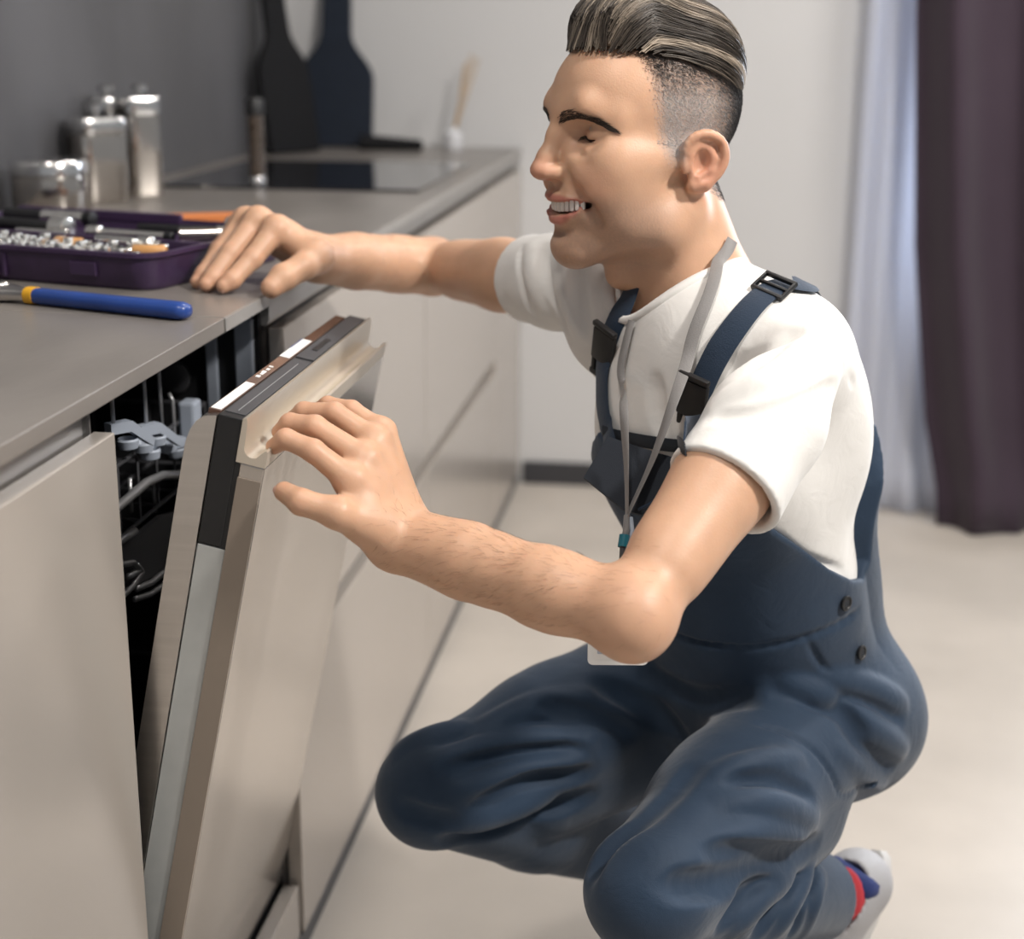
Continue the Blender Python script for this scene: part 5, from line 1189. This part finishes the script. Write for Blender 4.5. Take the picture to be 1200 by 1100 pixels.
# ---------------------------------------------------------------- shoes and socks
def shoe(an, kn, a, sole_n):
    a = nrm(a); up = -nrm(np.asarray(sole_n)-a*(np.asarray(sole_n)@a)); sd = np.cross(a, up)
    heel = an-up*0.072-a*0.050
    def W(x, y, z): return heel+a*x+sd*y+up*z
    u = Sdf()
    u.cone(W(0.030, 0, 0.030), W(0.045, 0, 0.075), 0.034, 0.034, 0.02); u.cone(W(0.03, 0, 0.028), W(0.15, 0, 0.032), 0.033, 0.038, 0.03)
    u.cone(W(0.07, 0, 0.06), W(0.17, 0, 0.035), 0.030, 0.030, 0.03); u.cone(W(0.15, 0, 0.028), W(0.235, 0.0, 0.022), 0.038, 0.030, 0.03)
    sh_up = up.astype(f32)
    def upper(P):
        d = smax(u(P), -((P-heel.astype(f32))@sh_up)+0.012, 0.004)
        axl = nrm(an-np.asarray(kn)); 
        d = smax(d, ((P-W(0.045, 0, 0.092).astype(f32))@nrm(up*1.0+a*0.25).astype(f32)), 0.004)
        return smax(d, -d_ell(P, W(0.050, 0, 0.095), (0.048, 0.033, 0.066), np.stack([a, sd, up], 1)), 0.004)
    c = W(0.12, 0, 0.04); V, Q = surface(upper, c-0.20, c+0.20, 0.004); su = quads_obj('shoe', V, Q, M['shoe'], man)
    so = []
    for i in range(28):
        t = 2*PI*i/28; x = 0.130+0.145*math.cos(t); wv = 0.036+0.010*math.cos(t) if math.cos(t) > 0 else 0.036; so.append((x, wv*math.sin(t)*(1.0 if abs(math.sin(t)) < 0.9 else 1.0)))
    mb = MB(); n = len(so); mb.add([W(x, y, z) for z in (-0.012, 0.016) for x, y in so], [tuple(range(n))[::-1], tuple(range(n, 2*n))]+[(i, (i+1) % n, n+(i+1) % n, n+i) for i in range(n)])
    mb.build('sole', M['sole'], su, auto=40)
    for i in range(4):
        x = 0.088+i*0.022; z = 0.0945-i*0.0085
        MB().tube([W(x, -0.022, z-0.010), W(x+0.004, 0, z), W(x, 0.022, z-0.010)], 0.003, 6).build('lace', M['sole'], su, smooth=True)
    mb = MB(); mb.tube([W(0.078, 0, 0.075), W(0.070, 0, 0.105), W(0.064, 0, 0.122)], [0.016, 0.017, 0.012], 10); mb.build('tongue', M['sole'], su, smooth=True)
    mb = MB().lathe([(0.0315, -0.0), (0.033, 0.03), (0.034, 0.048), (0.033, 0.050)], (0, 0, 0), 20); q4 = Matrix(np.stack([a, sd, up], 1).tolist()).to_4x4(); q4.translation = Vector(W(0.047, 0, 0.040)); mb.v = [tuple(q4 @ Vector(p)) for p in mb.v]
    mb.build('sock', M['sock_red'], man, smooth=True)
    mb = MB().box(-0.036, -0.008, -0.035, 0.035, 0.0, 0.046, 0.012, q4); mb.build('sock_heel_patch', M['sock_blue'], su, auto=60)
    return su
shoe(J['anL']+RGT*0.012, J['knL'], (-0.45, -0.28, -0.86), (0.47, 0.83, -0.35))
shoe(J['anR'], J['knR'], (-0.55, -0.10, -0.80), (0.70, 0.30, -0.60))

# ================================================================ lanyard with badge (hangs from the neck)
ly = empty('lanyard', tuple(at(733, 610, 1.42)), 'grey lanyard with a white badge hanging around the man\'s neck', 'lanyard')
def neck_or_shirt(P): return np.minimum(head_neck(P), smax(shirt0(P), -neck_dist(P, 0.062), 0.004))
knot = at(735, 604, 1.418)
A1 = trace(neck_or_shirt, [(853, 283), (846, 310), (832, 352), (812, 405)]); 
A1 = np.concatenate([A1, [at(790, 468, 1.430), at(762, 545, 1.424), knot]])
def lay(pts, n, w_):
    X = lerp_path(pts, n)
    for _ in range(3):
        d = neck_or_shirt(X.astype(f32)); g_ = grad(neck_or_shirt, X.astype(f32), 0.004); X = X+g_*np.clip(0.0060-d, 0, 1)[:, None]
    for _ in range(6): X[1:-1] = (X[:-2]+2*X[1:-1]+X[2:])/4
    to = CAM-X; to /= np.linalg.norm(to, axis=1)[:, None]; g_ = grad(neck_or_shirt, X.astype(f32), 0.01); N_ = 0.5*g_+0.5*to; N_ /= np.linalg.norm(N_, axis=1)[:, None]
    return band(X, N_, w_, 0.0007, 'lanyard_tape', M['lanyard'], ly)
lay(A1, 60, np.interp(np.arange(60), [0, 30, 59], [0.012, 0.0125, 0.009]))
A2 = trace(neck_or_shirt, [(746, 378), (740, 400), (733, 432)]); A2 = np.concatenate([A2, [at(731, 480, 1.432), at(734, 545, 1.424), knot]])
lay(A2, 50, np.interp(np.arange(50), [0, 25, 49], [0.008, 0.010, 0.008]))
e1 = at(730, 640, 1.405); e2 = at(727, 690, 1.395)
MB().tube([knot, (knot+e1)/2+np.array((0.001, 0, 0)), e1], 0.0032, 8).build('cord', M['lanyard'], ly, smooth=True)
MB().tube([at(739, 606, 1.417), at(741, 622, 1.412), at(737, 640, 1.405)], 0.0022, 8).build('cord', M['rackgrey'], ly, smooth=True)
MB().tube([at(732, 627, 1.408), at(730, 641, 1.405)], 0.0050, 10).build('crimp', M['teal'], ly, auto=40)
MB().tube([e1, e2], 0.0028, 8).build('clip', M['darkgrey'], ly, auto=40)
bR = nrm(RGT*1.0); bU = np.array((0, 0, 1.0)); bN = nrm(np.cross(bR, bU)); bR = np.cross(bU, bN)
b4 = Matrix(np.stack([bR, bU, bN], 1).tolist()).to_4x4(); b4.translation = Vector(at(725, 735, 1.385))
def rr2(w_, h_, r): return [(x, y) for cx, cy, a0 in ((w_-r, -h_+r, -90), (w_-r, h_-r, 0), (-w_+r, h_-r, 90), (-w_+r, -h_+r, 180)) for x, y in arc(cx, cy, r, a0, a0+90, 4)]
MB().prism(rr2(0.0275, 0.036, 0.005), -0.0015, 0.0015, 'z', mtx=b4).build('badge_sleeve', M['clear'], ly, auto=40)
MB().prism(rr2(0.022, 0.030, 0.002), 0.0015, 0.0020, 'z', mtx=b4).build('card', M['card'], ly)
MB().prism(rr2(0.019, 0.003, 0.001), 0.0020, 0.0022, 'z', mtx=b4 @ Matrix.Translation((0, -0.022, 0))).build('printed_band', M['rackgrey'], ly)
